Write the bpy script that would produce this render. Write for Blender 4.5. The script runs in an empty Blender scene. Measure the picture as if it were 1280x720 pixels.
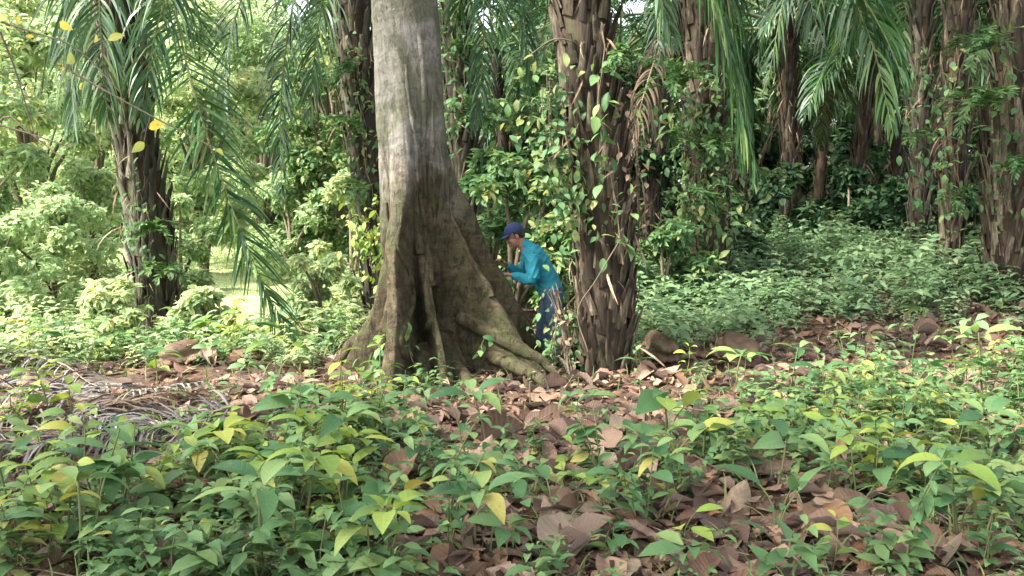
import bpy, bmesh, math, random
import numpy as np
from mathutils import Vector

rng = np.random.default_rng(11)
random.seed(11)
C = bpy.context.scene.collection
R = math.radians
PI = math.pi

# ------------------------------------------------------------------ camera
F = 1108.0
CAMZ = 1.6
PITCH = math.atan(98.0 / F)
cam_d = bpy.data.cameras.new('camera')
cam_d.sensor_width = 36.0
cam_d.lens = 36.0 * F / 1280.0
cam_d.clip_start = 0.05
cam_d.clip_end = 400
cam = bpy.data.objects.new('camera', cam_d)
C.objects.link(cam)
cam.location = (0, 0, CAMZ)
cam.rotation_euler = (PI / 2 - PITCH, 0, 0)
bpy.context.scene.camera = cam


def W(px, py, d):
    """the world point seen at photo pixel (px, py) at horizontal distance d"""
    u = (px - 640) / F
    v = (360 - py) / F
    c, s = math.cos(PITCH), math.sin(PITCH)
    dy = c + v * s
    dz = -s + v * c
    return np.array([u / dy * d, d, CAMZ + dz / dy * d])


def sst(a, b, x):
    t = np.clip((x - a) / (b - a), 0, 1)
    return t * t * (3 - 2 * t)


def gz(x, y):
    x = np.asarray(x, float)
    y = np.asarray(y, float)
    z = 0.95 * sst(9.0, 17.5, y) * sst(0.2, 4.6, x)
    z = z + 0.05 * np.sin(1.3 * x + .7 * y) * np.sin(.9 * y - .4 * x + 1) + .025 * np.sin(3.1 * x + 1.7 * y + 2) + .02 * np.sin(2.3 * x - 4.1 * y)
    z = z + 0.35 * sst(18, 40, y) * sst(0, -8, x)
    # hollow beside the palm with a small crumbling bank behind it
    z = z - 0.22 * np.exp(-((x - 1.75) / .85) ** 2 - ((y - 8.75) / .4) ** 2)
    z = z + 0.10 * np.exp(-((x - 2.0) / .9) ** 2 - ((y - 9.45) / .35) ** 2)
    # earth hump on the left
    z = z + 0.10 * np.exp(-((x + 3.3) / 1.4) ** 2 - ((y - 8.6) / .5) ** 2)
    w = np.exp(-((x - .45) / .75) ** 4 - ((y - 9.5) / .6) ** 4)
    z = z * (1 - w) + (-0.20) * w
    return z


# ------------------------------------------------------------------ object helpers
def mesh_np(name, V, Q, A=None, mats=(), smooth=True, mi=None):
    me = bpy.data.meshes.new(name)
    V = np.ascontiguousarray(V, dtype=np.float32)
    Q = np.ascontiguousarray(Q, dtype=np.int32)
    n = len(Q)
    me.vertices.add(len(V))
    me.vertices.foreach_set('co', V.ravel())
    me.loops.add(n * 4)
    me.loops.foreach_set('vertex_index', Q.ravel())
    me.polygons.add(n)
    me.polygons.foreach_set('loop_start', np.arange(0, n * 4, 4, dtype=np.int32))
    me.polygons.foreach_set('use_smooth', np.full(n, smooth, dtype=bool))
    if mi is not None:
        me.polygons.foreach_set('material_index', np.ascontiguousarray(mi, dtype=np.int32))
    if A is not None:
        at = me.attributes.new('luv', 'FLOAT_VECTOR', 'POINT')
        at.data.foreach_set('vector', np.ascontiguousarray(A, dtype=np.float32).ravel())
    for m in mats:
        me.materials.append(m)
    me.update(calc_edges=True)
    return me


class Geo:
    def __init__(s):
        s.V, s.Q, s.A, s.M = [], [], [], []
        s.n = 0

    def add(s, V, Q, A=None, mat=0):
        V = np.asarray(V, float)
        Q = np.asarray(Q, int)
        if A is None:
            A = np.zeros((len(V), 3))
            A[:, 2] = rng.random()
        s.V.append(V)
        s.Q.append(Q + s.n)
        s.A.append(np.asarray(A, float))
        s.M.append(np.full(len(Q), mat))
        s.n += len(V)
        return s

    def arr(s):
        return np.concatenate(s.V), np.concatenate(s.Q), np.concatenate(s.A)

    def mesh(s, name, mats, origin=(0, 0, 0), smooth=True):
        V, Q, A = s.arr()
        if not isinstance(mats, (list, tuple)):
            mats = [mats]
        return mesh_np(name, V - np.asarray(origin), Q, A, mats, smooth, np.concatenate(s.M) if len(mats) > 1 else None)


def link(name, me, parent=None, loc=None):
    o = bpy.data.objects.new(name, me)
    C.objects.link(o)
    if parent is not None:
        o.parent = parent
    if loc is not None:
        o.location = loc
    return o


def tag(o, label=None, cat=None, group=None, kind=None):
    if label:
        o['label'] = label
    if cat:
        o['category'] = cat
    if group:
        o['group'] = group
    if kind:
        o['kind'] = kind
    return o


def thing(name, label, cat, loc, group=None):
    o = link(name, None, None, loc)
    return tag(o, label, cat, group)


def part(name, geo, mats, root, smooth=True):
    return link(name, geo.mesh(name, mats, tuple(root.location), smooth), root)


# ------------------------------------------------------------------ shape templates
def leaf_t(L=1.0, Wd=.5, rows=6, cols=3, droop=.8, fold=.25, tip=1.0, base=.12, wave=0., seed=0, curl=0., wmax=.42):
    """a leaf along +X, upper side +Z; A = (u, v, 0)"""
    r = np.random.default_rng(seed)
    t = np.linspace(0, 1, rows + 1)
    pr = np.where(t < wmax, np.sin(np.clip(t / wmax, 0, 1) * PI / 2) ** .75, np.cos(np.clip((t - wmax) / (1 - wmax), 0, 1) * PI / 2) ** tip)
    pr = np.maximum(pr, .0)
    pr[0] = base
    pr[-1] = .02
    ang = droop * (.25 - t)
    dx, dz = np.cos(ang), np.sin(ang)
    xs = np.concatenate([[0], np.cumsum((dx[1:] + dx[:-1]) / 2)]) * L / rows
    zs = np.concatenate([[0], np.cumsum((dz[1:] + dz[:-1]) / 2)]) * L / rows
    v = np.linspace(-1, 1, cols)
    T, Vv = np.meshgrid(np.arange(rows + 1), v, indexing='ij')
    hw = pr[T] * Wd / 2
    av = np.abs(Vv)
    y = Vv * hw * math.cos(fold)
    up = av * hw * math.sin(fold) + curl * hw * av ** 2
    ph = r.random(6) * 6.28
    up = up + wave * Wd * (av ** 1.2) * (np.sin(t[T] * 9 + ph[0] + Vv * 1.5) * .5 + .5 * np.sin(t[T] * 17 + ph[1] - Vv * 2))
    sl = wave * .4 * Wd * np.sin(t[T] * 5 + ph[2])
    x = xs[T] - up * np.sin(ang[T])
    z = zs[T] + up * np.cos(ang[T])
    V = np.stack([x, y + sl, z], -1).reshape(-1, 3)
    q = []
    for i in range(rows):
        for j in range(cols - 1):
            a = i * cols + j
            q.append((a, a + cols, a + cols + 1, a + 1))
    A = np.stack([t[T], Vv, np.zeros_like(Vv)], -1).reshape(-1, 3)
    return V, np.array(q), A


def rot(yaw, pitch, roll):
    """arrays of matrices: roll about X, then pitch up (X towards Z), then yaw about Z"""
    yaw, pitch, roll = np.broadcast_arrays(np.asarray(yaw, float), pitch, roll)
    cy, sy, cp, sp, cr, sr = np.cos(yaw), np.sin(yaw), np.cos(pitch), np.sin(pitch), np.cos(roll), np.sin(roll)
    z, o = np.zeros_like(cy), np.ones_like(cy)
    Rx = np.stack([o, z, z, z, cr, -sr, z, sr, cr], -1).reshape(cy.shape + (3, 3))
    Ry = np.stack([cp, z, -sp, z, o, z, sp, z, cp], -1).reshape(cy.shape + (3, 3))
    Rz = np.stack([cy, -sy, z, sy, cy, z, z, z, o], -1).reshape(cy.shape + (3, 3))
    return Rz @ Ry @ Rx


def inst(geo, T, M, P, rnd, mat=0):
    """merge copies of template T with matrices M (N,3,3) at P (N,3)"""
    V, Q, A = T
    N = len(P)
    if N == 0:
        return
    VV = np.einsum('nij,kj->nki', M, V) + P[:, None, :]
    QQ = Q[None] + (np.arange(N) * len(V))[:, None, None]
    AA = np.repeat(A[None], N, 0)
    if np.ndim(rnd) == 0:
        rnd = np.full(N, rnd)
    AA[:, :, 2] = AA[:, :, 2] * 0 + rnd[:, None]
    geo.add(VV.reshape(-1, 3), QQ.reshape(-1, 4), AA.reshape(-1, 3), mat)


def frames(P):
    P = np.asarray(P, float)
    T = np.gradient(P, axis=0)
    T /= np.linalg.norm(T, axis=1)[:, None] + 1e-9
    ref = np.array([0, 0, 1.]) if abs(T[0][2]) < .9 else np.array([0, 1., 0])
    S = []
    s = np.cross(T[0], ref)
    s /= np.linalg.norm(s)
    for t in T:
        s = s - t * np.dot(s, t)
        s /= np.linalg.norm(s) + 1e-9
        S.append(s.copy())
    S = np.array(S)
    return T, S, np.cross(S, T)


def tube(geo, P, rad, n=6, mat=0, rnd=None, flat=1.0):
    P = np.asarray(P, float)
    rad = np.broadcast_to(np.asarray(rad, float), (len(P),))
    T, S, U = frames(P)
    a = np.linspace(0, 2 * PI, n, endpoint=False)
    ring = S[:, None, :] * np.cos(a)[None, :, None] + U[:, None, :] * np.sin(a)[None, :, None] * flat
    V = (P[:, None, :] + ring * rad[:, None, None]).reshape(-1, 3)
    q = []
    for i in range(len(P) - 1):
        for j in range(n):
            q.append((i * n + j, i * n + (j + 1) % n, (i + 1) * n + (j + 1) % n, (i + 1) * n + j))
    A = np.zeros((len(V), 3))
    A[:, 0] = np.repeat(np.linspace(0, 1, len(P)), n)
    A[:, 2] = rng.random() if rnd is None else rnd
    geo.add(V, q, A, mat)


def spline(pts, n=20):
    P = np.asarray(pts, float)
    P = np.vstack([2 * P[0] - P[1], P, 2 * P[-1] - P[-2]])
    out = []
    m = len(P) - 3
    for t in np.linspace(0, m - 1e-6, n):
        i = int(t)
        f = t - i
        a, b, c, d = P[i:i + 4]
        out.append(.5 * (2 * b + (c - a) * f + (2 * a - 5 * b + 4 * c - d) * f * f + (3 * b - a - 3 * c + d) * f ** 3))
    return np.array(out)


# ------------------------------------------------------------------ materials
def nm(name):
    m = bpy.data.materials.new(name)
    m.use_nodes = True
    nt = m.node_tree
    nt.nodes.clear()
    return m, nt, nt.nodes, nt.links


def N(nt, t, **kw):
    n = nt.nodes.new(t)
    for k, v in kw.items():
        if k.startswith('i_'):
            n.inputs[k[2:].replace('_', ' ')].default_value = v
        else:
            setattr(n, k, v)
    return n


def math_(nt, op, a, b=None, c=None, clamp=False):
    n = nt.nodes.new('ShaderNodeMath')
    n.operation = op
    n.use_clamp = clamp
    for i, x in enumerate((a, b, c)):
        if x is None:
            continue
        if isinstance(x, (int, float)):
            n.inputs[i].default_value = x
        else:
            nt.links.new(x, n.inputs[i])
    return n.outputs[0]


def ramp(nt, fac, stops, interp='LINEAR'):
    n = nt.nodes.new('ShaderNodeValToRGB')
    n.color_ramp.interpolation = interp
    e = n.color_ramp.elements
    while len(e) > 1:
        e.remove(e[-1])
    e[0].position = stops[0][0]
    e[0].color = (*stops[0][1], 1)
    for p, c in stops[1:]:
        k = e.new(p)
        k.color = (*c, 1)
    nt.links.new(fac, n.inputs[0])
    return n.outputs[0]


def mixc(nt, fac, a, b, mode='MIX'):
    n = nt.nodes.new('ShaderNodeMix')
    n.data_type = 'RGBA'
    n.blend_type = mode
    for i, x in ((0, fac), (6, a), (7, b)):
        if isinstance(x, (int, float)):
            n.inputs[i].default_value = x
        elif isinstance(x, tuple):
            n.inputs[i].default_value = (*x, 1)
        else:
            nt.links.new(x, n.inputs[i])
    return n.outputs[2]


def noise(nt, scale, detail=4, rough=.55, coord=None, scl=None, dist=0.):
    n = nt.nodes.new('ShaderNodeTexNoise')
    n.inputs['Scale'].default_value = scale
    n.inputs['Detail'].default_value = detail
    n.inputs['Roughness'].default_value = rough
    n.inputs['Distortion'].default_value = dist
    if coord is None:
        coord = nt.nodes.new('ShaderNodeTexCoord').outputs['Object']
    if scl:
        mp = nt.nodes.new('ShaderNodeMapping')
        mp.inputs['Scale'].default_value = scl
        nt.links.new(coord, mp.inputs[0])
        coord = mp.outputs[0]
    nt.links.new(coord, n.inputs['Vector'])
    return n.outputs['Fac']


def bump(nt, h, strength=.4, dist=.02):
    n = nt.nodes.new('ShaderNodeBump')
    n.inputs['Strength'].default_value = strength
    n.inputs['Distance'].default_value = dist
    nt.links.new(h, n.inputs['Height'])
    return n.outputs[0]


def finish(nt, col, rough=.6, transl=0., nrm=None, spec=.5, tcol=None):
    p = nt.nodes.new('ShaderNodeBsdfPrincipled')
    if isinstance(col, tuple):
        p.inputs['Base Color'].default_value = (*col, 1)
    else:
        nt.links.new(col, p.inputs['Base Color'])
    if isinstance(rough, (int, float)):
        p.inputs['Roughness'].default_value = rough
    else:
        nt.links.new(rough, p.inputs['Roughness'])
    p.inputs['Specular IOR Level'].default_value = spec
    if nrm is not None:
        nt.links.new(nrm, p.inputs['Normal'])
    out = nt.nodes.new('ShaderNodeOutputMaterial')
    if transl > 0:
        t = nt.nodes.new('ShaderNodeBsdfTranslucent')
        hs = nt.nodes.new('ShaderNodeHueSaturation')
        hs.inputs['Hue'].default_value = .485
        hs.inputs['Saturation'].default_value = 1.1
        hs.inputs['Value'].default_value = 1.5
        if isinstance(col, tuple):
            hs.inputs['Color'].default_value = (*col, 1)
        else:
            nt.links.new(col, hs.inputs['Color'])
        nt.links.new(hs.outputs[0], t.inputs['Color'])
        mx = nt.nodes.new('ShaderNodeMixShader')
        mx.inputs[0].default_value = transl
        nt.links.new(p.outputs[0], mx.inputs[1])
        nt.links.new(t.outputs[0], mx.inputs[2])
        nt.links.new(mx.outputs[0], out.inputs[0])
    else:
        nt.links.new(p.outputs[0], out.inputs[0])


def luv(nt):
    a = N(nt, 'ShaderNodeAttribute', attribute_name='luv')
    s = nt.nodes.new('ShaderNodeSeparateXYZ')
    nt.links.new(a.outputs['Vector'], s.inputs[0])
    return s.outputs


def leaf_mat(name, stops, vein=.25, transl=.3, rough=.55, vfreq=9, spots=.0, patch=0., objr=.35, spec=.25):
    m, nt, _, L = nm(name)
    u, v, r = luv(nt)
    oi = nt.nodes.new('ShaderNodeObjectInfo')
    pv = noise(nt, .55, 2, .5, coord=nt.nodes.new('ShaderNodeNewGeometry').outputs['Position'])
    k = math_(nt, 'ADD', r, math_(nt, 'MULTIPLY', math_(nt, 'SUBTRACT', oi.outputs['Random'], .5), objr))
    k = math_(nt, 'ADD', k, math_(nt, 'MULTIPLY', math_(nt, 'SUBTRACT', pv, .5), patch), clamp=True)
    col = ramp(nt, k, stops)
    av = math_(nt, 'ABSOLUTE', v)
    # side veins slant forward from the midrib
    ph = math_(nt, 'MULTIPLY', math_(nt, 'SUBTRACT', u, math_(nt, 'MULTIPLY', av, .12)), vfreq * 2 * PI)
    sv = math_(nt, 'POWER', math_(nt, 'ADD', math_(nt, 'MULTIPLY', math_(nt, 'COSINE', ph), .5), .5), 6)
    mid = math_(nt, 'LESS_THAN', av, .07)
    vv = math_(nt, 'MAXIMUM', math_(nt, 'MULTIPLY', sv, .55), mid)
    hs = N(nt, 'ShaderNodeHueSaturation', i_Value=1.55, i_Saturation=.85)
    L.new(col, hs.inputs['Color'])
    col = mixc(nt, math_(nt, 'MULTIPLY', vv, vein), col, hs.outputs[0])
    nz = noise(nt, 22, 3)
    col = mixc(nt, math_(nt, 'MULTIPLY', nz, .35), col, mixc(nt, 1.0, col, (.55, .6, .5), 'MULTIPLY'))
    if spots:
        sp = math_(nt, 'GREATER_THAN', noise(nt, 60, 2), .68)
        col = mixc(nt, math_(nt, 'MULTIPLY', sp, spots), col, (.16, .11, .05))
    bp = bump(nt, math_(nt, 'ADD', math_(nt, 'MULTIPLY', vv, -1.), math_(nt, 'MULTIPLY', nz, .6)), .35, .004)
    finish(nt, col, rough, transl, bp, spec)
    return m


GREEN = [(0, (.028, .070, .022)), (.35, (.050, .118, .036)), (.6, (.072, .150, .050)), (.82, (.105, .180, .052)), (.93, (.19, .23, .05)), (1, (.30, .24, .05))]
M = {}
M['leaf'] = leaf_mat('broad_green_leaf', [(0, (.035, .092, .034)), (.3, (.072, .155, .056)), (.6, (.115, .205, .076)), (.85, (.160, .245, .080)), (.97, (.23, .28, .07)), (1, (.30, .27, .07))], spots=.5, patch=.2, objr=.2)
M['leaf_yellow'] = leaf_mat('yellow_green_leaf', [(0, (.09, .155, .035)), (.4, (.155, .235, .045)), (.8, (.22, .29, .055)), (1, (.30, .30, .06))], spots=.4, patch=.2, objr=.2)
M['cover'] = leaf_mat('ground_cover_leaf', [(0, (.045, .098, .038)), (.4, (.088, .165, .060)), (.7, (.135, .21, .080)), (.92, (.19, .245, .08)), (1, (.27, .25, .09))], vein=0., patch=.6)
M['meadow'] = leaf_mat('lightened_meadow_leaf', [(0, (.09, .16, .075)), (.4, (.15, .24, .115)), (.8, (.215, .295, .145)), (1, (.30, .31, .15))], vein=0., patch=.6, transl=.35)  # pale green leaves, lightened further to offset the canopy's shade
M['bright'] = leaf_mat('sun_toned_clearing_leaf', [(0, (.20, .29, .14)), (.4, (.29, .39, .20)), (.8, (.38, .46, .25)), (1, (.46, .46, .22))], vein=0., patch=.7, transl=.5, rough=.7)  # lightened leaf copy; the clearing's sunlight is put into the colour
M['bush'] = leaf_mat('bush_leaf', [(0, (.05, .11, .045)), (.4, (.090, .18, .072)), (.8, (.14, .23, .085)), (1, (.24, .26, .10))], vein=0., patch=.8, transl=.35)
M['forest'] = leaf_mat('shade_toned_forest_leaf', [(0, (.018, .045, .020)), (.5, (.035, .080, .034)), (.9, (.06, .11, .04)), (1, (.10, .12, .05))], vein=0., patch=.8)  # dark leaf copy; deep plantation shade is put into the colour
M['yellow'] = leaf_mat('yellow_leaf', [(0, (.26, .32, .08)), (.6, (.38, .37, .09)), (1, (.48, .38, .08))], vein=.3, transl=.4, spots=.6)
M['palm'] = leaf_mat('palm_leaflet', [(0, (.012, .042, .014)), (.4, (.023, .068, .020)), (.8, (.042, .100, .026)), (1, (.085, .135, .035))], vein=0.35, rough=.42, transl=.22, vfreq=0, objr=.5, spec=.35)
M['palm_dry'] = leaf_mat('dry_palm_leaflet', [(0, (.05, .032, .020)), (.5, (.115, .075, .048)), (1, (.21, .15, .095))], vein=0.2, rough=.7, transl=.15, vfreq=0)
M['palm_grey'] = leaf_mat('grey_dead_leaflet', [(0, (.04, .035, .032)), (.5, (.095, .085, .08)), (1, (.20, .185, .185))], vein=0.2, rough=.7, transl=.05, vfreq=0)
M['fern'] = leaf_mat('fern_leaf', [(0, (.03, .085, .03)), (.5, (.065, .14, .045)), (1, (.12, .19, .06))], vein=0, transl=.3, patch=.5)
M['grass'] = leaf_mat('grass_blade', [(0, (.06, .12, .04)), (.5, (.12, .19, .06)), (1, (.26, .25, .11))], vein=0, transl=.3, patch=.6)


def dry_mat():
    m, nt, _, L = nm('dry_brown_leaf')
    u, v, r = luv(nt)
    oi = nt.nodes.new('ShaderNodeObjectInfo')
    k = math_(nt, 'FRACT', math_(nt, 'ADD', r, oi.outputs['Random']))
    col = ramp(nt, k, [(0, (.040, .024, .016)), (.18, (.085, .048, .030)), (.36, (.165, .088, .050)), (.52, (.10, .066, .043)), (.68, (.225, .130, .080)), (.84, (.255, .175, .120)), (.93, (.20, .155, .105)), (1, (.17, .09, .04))])
    av = math_(nt, 'ABSOLUTE', v)
    nz = noise(nt, 9, 5, .6)
    ph = math_(nt, 'MULTIPLY', math_(nt, 'SUBTRACT', u, math_(nt, 'MULTIPLY', av, .16)), 10 * 2 * PI)
    cs = math_(nt, 'ADD', math_(nt, 'MULTIPLY', math_(nt, 'COSINE', ph), .5), .5)
    sv = math_(nt, 'POWER', cs, 10)
    mid = math_(nt, 'LESS_THAN', av, .035)
    vv = math_(nt, 'MAXIMUM', sv, mid)
    col = mixc(nt, math_(nt, 'MULTIPLY', vv, .28), col, mixc(nt, 1., col, (.45, .40, .38), 'MULTIPLY'))
    col = mixc(nt, math_(nt, 'MULTIPLY', math_(nt, 'GREATER_THAN', noise(nt, 16, 5, .7), .60), .5), col, (.11, .065, .045))
    col = mixc(nt, math_(nt, 'MULTIPLY', nz, .5), col, mixc(nt, 1., col, (.6, .55, .52), 'MULTIPLY'))
    geo = nt.nodes.new('ShaderNodeNewGeometry')
    col = mixc(nt, math_(nt, 'MULTIPLY', geo.outputs['Backfacing'], .45), col, (.36, .29, .25))
    bp = bump(nt, math_(nt, 'ADD', math_(nt, 'ADD', math_(nt, 'MULTIPLY', cs, .8), math_(nt, 'MULTIPLY', mid, 1.)), math_(nt, 'MULTIPLY', noise(nt, 40, 4), .9)), .35, .005)
    finish(nt, col, .62, .08, bp, .35)
    return m


M['dry'] = dry_mat()


def bark_tree():
    m, nt, _, L = nm('buttress_bark')
    tc = nt.nodes.new('ShaderNodeTexCoord').outputs['Object']
    sx = nt.nodes.new('ShaderNodeSeparateXYZ')
    L.new(tc, sx.inputs[0])
    z = sx.outputs[2]
    n1 = noise(nt, 1.6, 6, .6, tc, (1, 1, .8), .3)
    n2 = noise(nt, 5, 6, .62, tc, (1, 1, 2.2), .3)
    n3 = noise(nt, 26, 5, .6, tc, (1, 1, 3.0))
    hi = mixc(nt, ramp(nt, n2, [(.35, (0, 0, 0)), (.62, (1, 1, 1))]), (.185, .17, .142), (.30, .28, .24))
    blot = ramp(nt, n1, [(.49, (0, 0, 0)), (.54, (1, 1, 1))])
    hi = mixc(nt, math_(nt, 'MULTIPLY', blot, .85), hi, (.145, .145, .095))
    lo = mixc(nt, ramp(nt, n2, [(.38, (0, 0, 0)), (.66, (1, 1, 1))]), (.058, .044, .024), (.155, .118, .072))  # brown lower bark, also darkened to stand in for shade in the hollows
    lo = mixc(nt, math_(nt, 'MULTIPLY', ramp(nt, n1, [(.42, (0, 0, 0)), (.62, (1, 1, 1))]), .6), lo, (.050, .052, .020))
    hz = math_(nt, 'ADD', z, math_(nt, 'MULTIPLY', math_(nt, 'SUBTRACT', noise(nt, 2.2, 5, .6, tc, (1, 1, .35)), .5), 3.2))
    f = ramp(nt, math_(nt, 'DIVIDE', hz, 4.), [(.36, (0, 0, 0)), (.62, (1, 1, 1))])
    col = mixc(nt, f, lo, hi)
    # pale lichen flecks
    fl = ramp(nt, noise(nt, 34, 3, .7, tc, (1, 1, 2.)), [(.66, (0, 0, 0)), (.72, (1, 1, 1))])
    col = mixc(nt, math_(nt, 'MULTIPLY', fl, .55), col, (.42, .40, .33))
    # dark streaks that run down
    st = ramp(nt, noise(nt, 9, 5, .6, tc, (1, 1, .12)), [(.52, (0, 0, 0)), (.70, (1, 1, 1))])
    col = mixc(nt, math_(nt, 'MULTIPLY', st, math_(nt, 'SUBTRACT', .5, math_(nt, 'MULTIPLY', f, .3))), col, mixc(nt, 1., col, (.45, .42, .33), 'MULTIPLY'))
    # horizontal lenticel rings
    rg = noise(nt, 3, 5, .6, tc, (1, 1, 11.), .6)
    col = mixc(nt, math_(nt, 'MULTIPLY', ramp(nt, rg, [(.58, (0, 0, 0)), (.66, (1, 1, 1))]), .30), col, (.11, .095, .065))
    n4 = noise(nt, 70, 5, .7, tc)
    fis = ramp(nt, noise(nt, 16, 6, .7, tc, (1, 1, .35), 1.2), [(.40, (1, 1, 1)), (.47, (0, 0, 0))])
    col = mixc(nt, math_(nt, 'MULTIPLY', fis, math_(nt, 'SUBTRACT', .5, math_(nt, 'MULTIPLY', f, .38))), col, mixc(nt, 1., col, (.35, .33, .28), 'MULTIPLY'))
    moss = math_(nt, 'MULTIPLY', ramp(nt, noise(nt, 7, 6, .75, tc), [(.50, (0, 0, 0)), (.60, (1, 1, 1))]), math_(nt, 'SUBTRACT', 1., f))
    col = mixc(nt, math_(nt, 'MULTIPLY', moss, .6), col, (.060, .072, .022))
    col = mixc(nt, math_(nt, 'MULTIPLY', n4, .8), col, mixc(nt, 1., col, (.35, .35, .32), 'MULTIPLY'))
    h = math_(nt, 'ADD', math_(nt, 'MULTIPLY', rg, .35), math_(nt, 'ADD', math_(nt, 'MULTIPLY', n4, .7), math_(nt, 'ADD', math_(nt, 'MULTIPLY', fis, -.5), n2)))
    finish(nt, col, .85, 0, bump(nt, h, .9, .025), .2)
    return m


M['bark'] = bark_tree()


def streak_mat(name, stops, sc=(1, 1, .15), f=22, rough=.8, objr=0., bstr=.6):
    m, nt, _, L = nm(name)
    u, v, r = luv(nt)
    tc = nt.nodes.new('ShaderNodeTexCoord').outputs['Object']
    n1 = noise(nt, f, 6, .65, tc, sc)
    n2 = noise(nt, 3, 5, .6, tc)
    k = math_(nt, 'ADD', math_(nt, 'MULTIPLY', r, .55), math_(nt, 'ADD', math_(nt, 'MULTIPLY', math_(nt, 'SUBTRACT', n1, .5), 1.3), math_(nt, 'MULTIPLY', n2, .5)))
    col = ramp(nt, k, stops)
    col = mixc(nt, math_(nt, 'MULTIPLY', ramp(nt, noise(nt, 5, 4, .6, tc), [(.55, (0, 0, 0)), (.68, (1, 1, 1))]), .4), col, (.07, .085, .03))
    finish(nt, col, rough, 0, bump(nt, n1, bstr, .015), .25)
    return m


M['boot'] = streak_mat('palm_frond_base', [(0, (.008, .0055, .004)), (.46, (.026, .017, .010)), (.68, (.074, .057, .037)), (.88, (.175, .145, .10)), (1, (.29, .25, .175))])
M['boot_dark'] = streak_mat('shade_toned_frond_base', [(0, (.008, .006, .004)), (.45, (.022, .017, .011)), (.75, (.055, .042, .028)), (1, (.12, .095, .065))])  # darker copy of the frond bases, forest shade painted into it
M['boot_grey'] = streak_mat('weathered_frond_base', [(0, (.03, .026, .018)), (.40, (.035, .030, .020)), (.7, (.085, .075, .052)), (1, (.20, .175, .13))])
M['core'] = streak_mat('palm_fibre_core', [(0, (.010, .007, .005)), (.5, (.035, .024, .015)), (1, (.10, .07, .04))])
M['fibre'] = streak_mat('hanging_fibre', [(0, (.05, .030, .018)), (.5, (.17, .115, .070)), (1, (.34, .26, .17))])
M['stem'] = streak_mat('green_stem', [(0, (.05, .08, .025)), (.5, (.10, .13, .045)), (1, (.18, .15, .07))])
M['twig'] = streak_mat('grey_twig', [(0, (.04, .03, .02)), (.5, (.11, .085, .055)), (1, (.22, .18, .13))])
M['rachis'] = streak_mat('palm_rachis', [(0, (.06, .085, .03)), (.5, (.13, .16, .06)), (1, (.24, .24, .11))])
M['soil'] = streak_mat('soil_clod', [(0, (.05, .03, .018)), (.5, (.13, .08, .05)), (1, (.26, .17, .12))], sc=(1, 1, 1), f=9)


def ground_mat():
    m, nt, _, L = nm('forest_floor')
    pos = nt.nodes.new('ShaderNodeNewGeometry').outputs['Position']
    s = nt.nodes.new('ShaderNodeSeparateXYZ')
    L.new(pos, s.inputs[0])
    n1 = noise(nt, 2.2, 6, .65, pos)
    n2 = noise(nt, 14, 6, .7, pos)
    soil = ramp(nt, n2, [(.25, (.018, .011, .008)), (.5, (.060, .038, .026)), (.75, (.15, .10, .07))])
    soil = mixc(nt, ramp(nt, n1, [(.45, (0, 0, 0)), (.6, (1, 1, 1))]), soil, mixc(nt, 1., soil, (1.5, 1.3, 1.1), 'MULTIPLY'))
    grass = ramp(nt, noise(nt, 5, 6, .7, pos), [(.25, (.14, .19, .07)), (.5, (.28, .33, .14)), (.75, (.40, .42, .22))])
    # the open clearing on the left is grassed
    w = math_(nt, 'ADD', math_(nt, 'MULTIPLY', s.outputs[0], -.55), math_(nt, 'MULTIPLY', s.outputs[1], .38))
    w = math_(nt, 'ADD', w, math_(nt, 'MULTIPLY', math_(nt, 'SUBTRACT', n1, .5), 2.5))
    f = math_(nt, 'SMOOTH_MIN', 1., math_(nt, 'MAXIMUM', 0., math_(nt, 'SUBTRACT', w, 5.2)), .1)
    xl = math_(nt, 'LESS_THAN', s.outputs[0], .2)
    col = mixc(nt, math_(nt, 'MULTIPLY', f, xl), soil, grass)
    finish(nt, col, .9, 0, bump(nt, math_(nt, 'ADD', n2, math_(nt, 'MULTIPLY', noise(nt, 60, 5, .7, pos), .5)), .9, .03), .2)
    return m


M['ground'] = ground_mat()


def plain(name, col, rough=.7, nz=.3, f=30, bs=.2, spec=.4):
    m, nt, _, L = nm(name)
    n = noise(nt, f, 5, .6)
    c = mixc(nt, math_(nt, 'MULTIPLY', n, nz), col, tuple(x * .45 for x in col))
    finish(nt, c, rough, 0, bump(nt, n, bs, .006), spec)
    return m


M['skin'] = plain('skin', (.26, .125, .080), .5, .2)
M['shirt'] = plain('teal_shirt', (.014, .20, .26), .8, .45, 14, .3)
M['cap'] = plain('navy_cap', (.014, .032, .10), .75, .3)
M['jeans'] = plain('faded_jeans', (.055, .095, .145), .85, .9, 9, .3)
M['hair'] = plain('black_hair', (.012, .010, .009), .6, .3)
M['shoe'] = plain('rubber_boot', (.02, .02, .02), .5, .2)
M['eye'] = plain('dark_eye', (.02, .012, .01), .2, .0)
M['white'] = plain('white_scrap', (.7, .7, .72), .5, .1)

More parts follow.
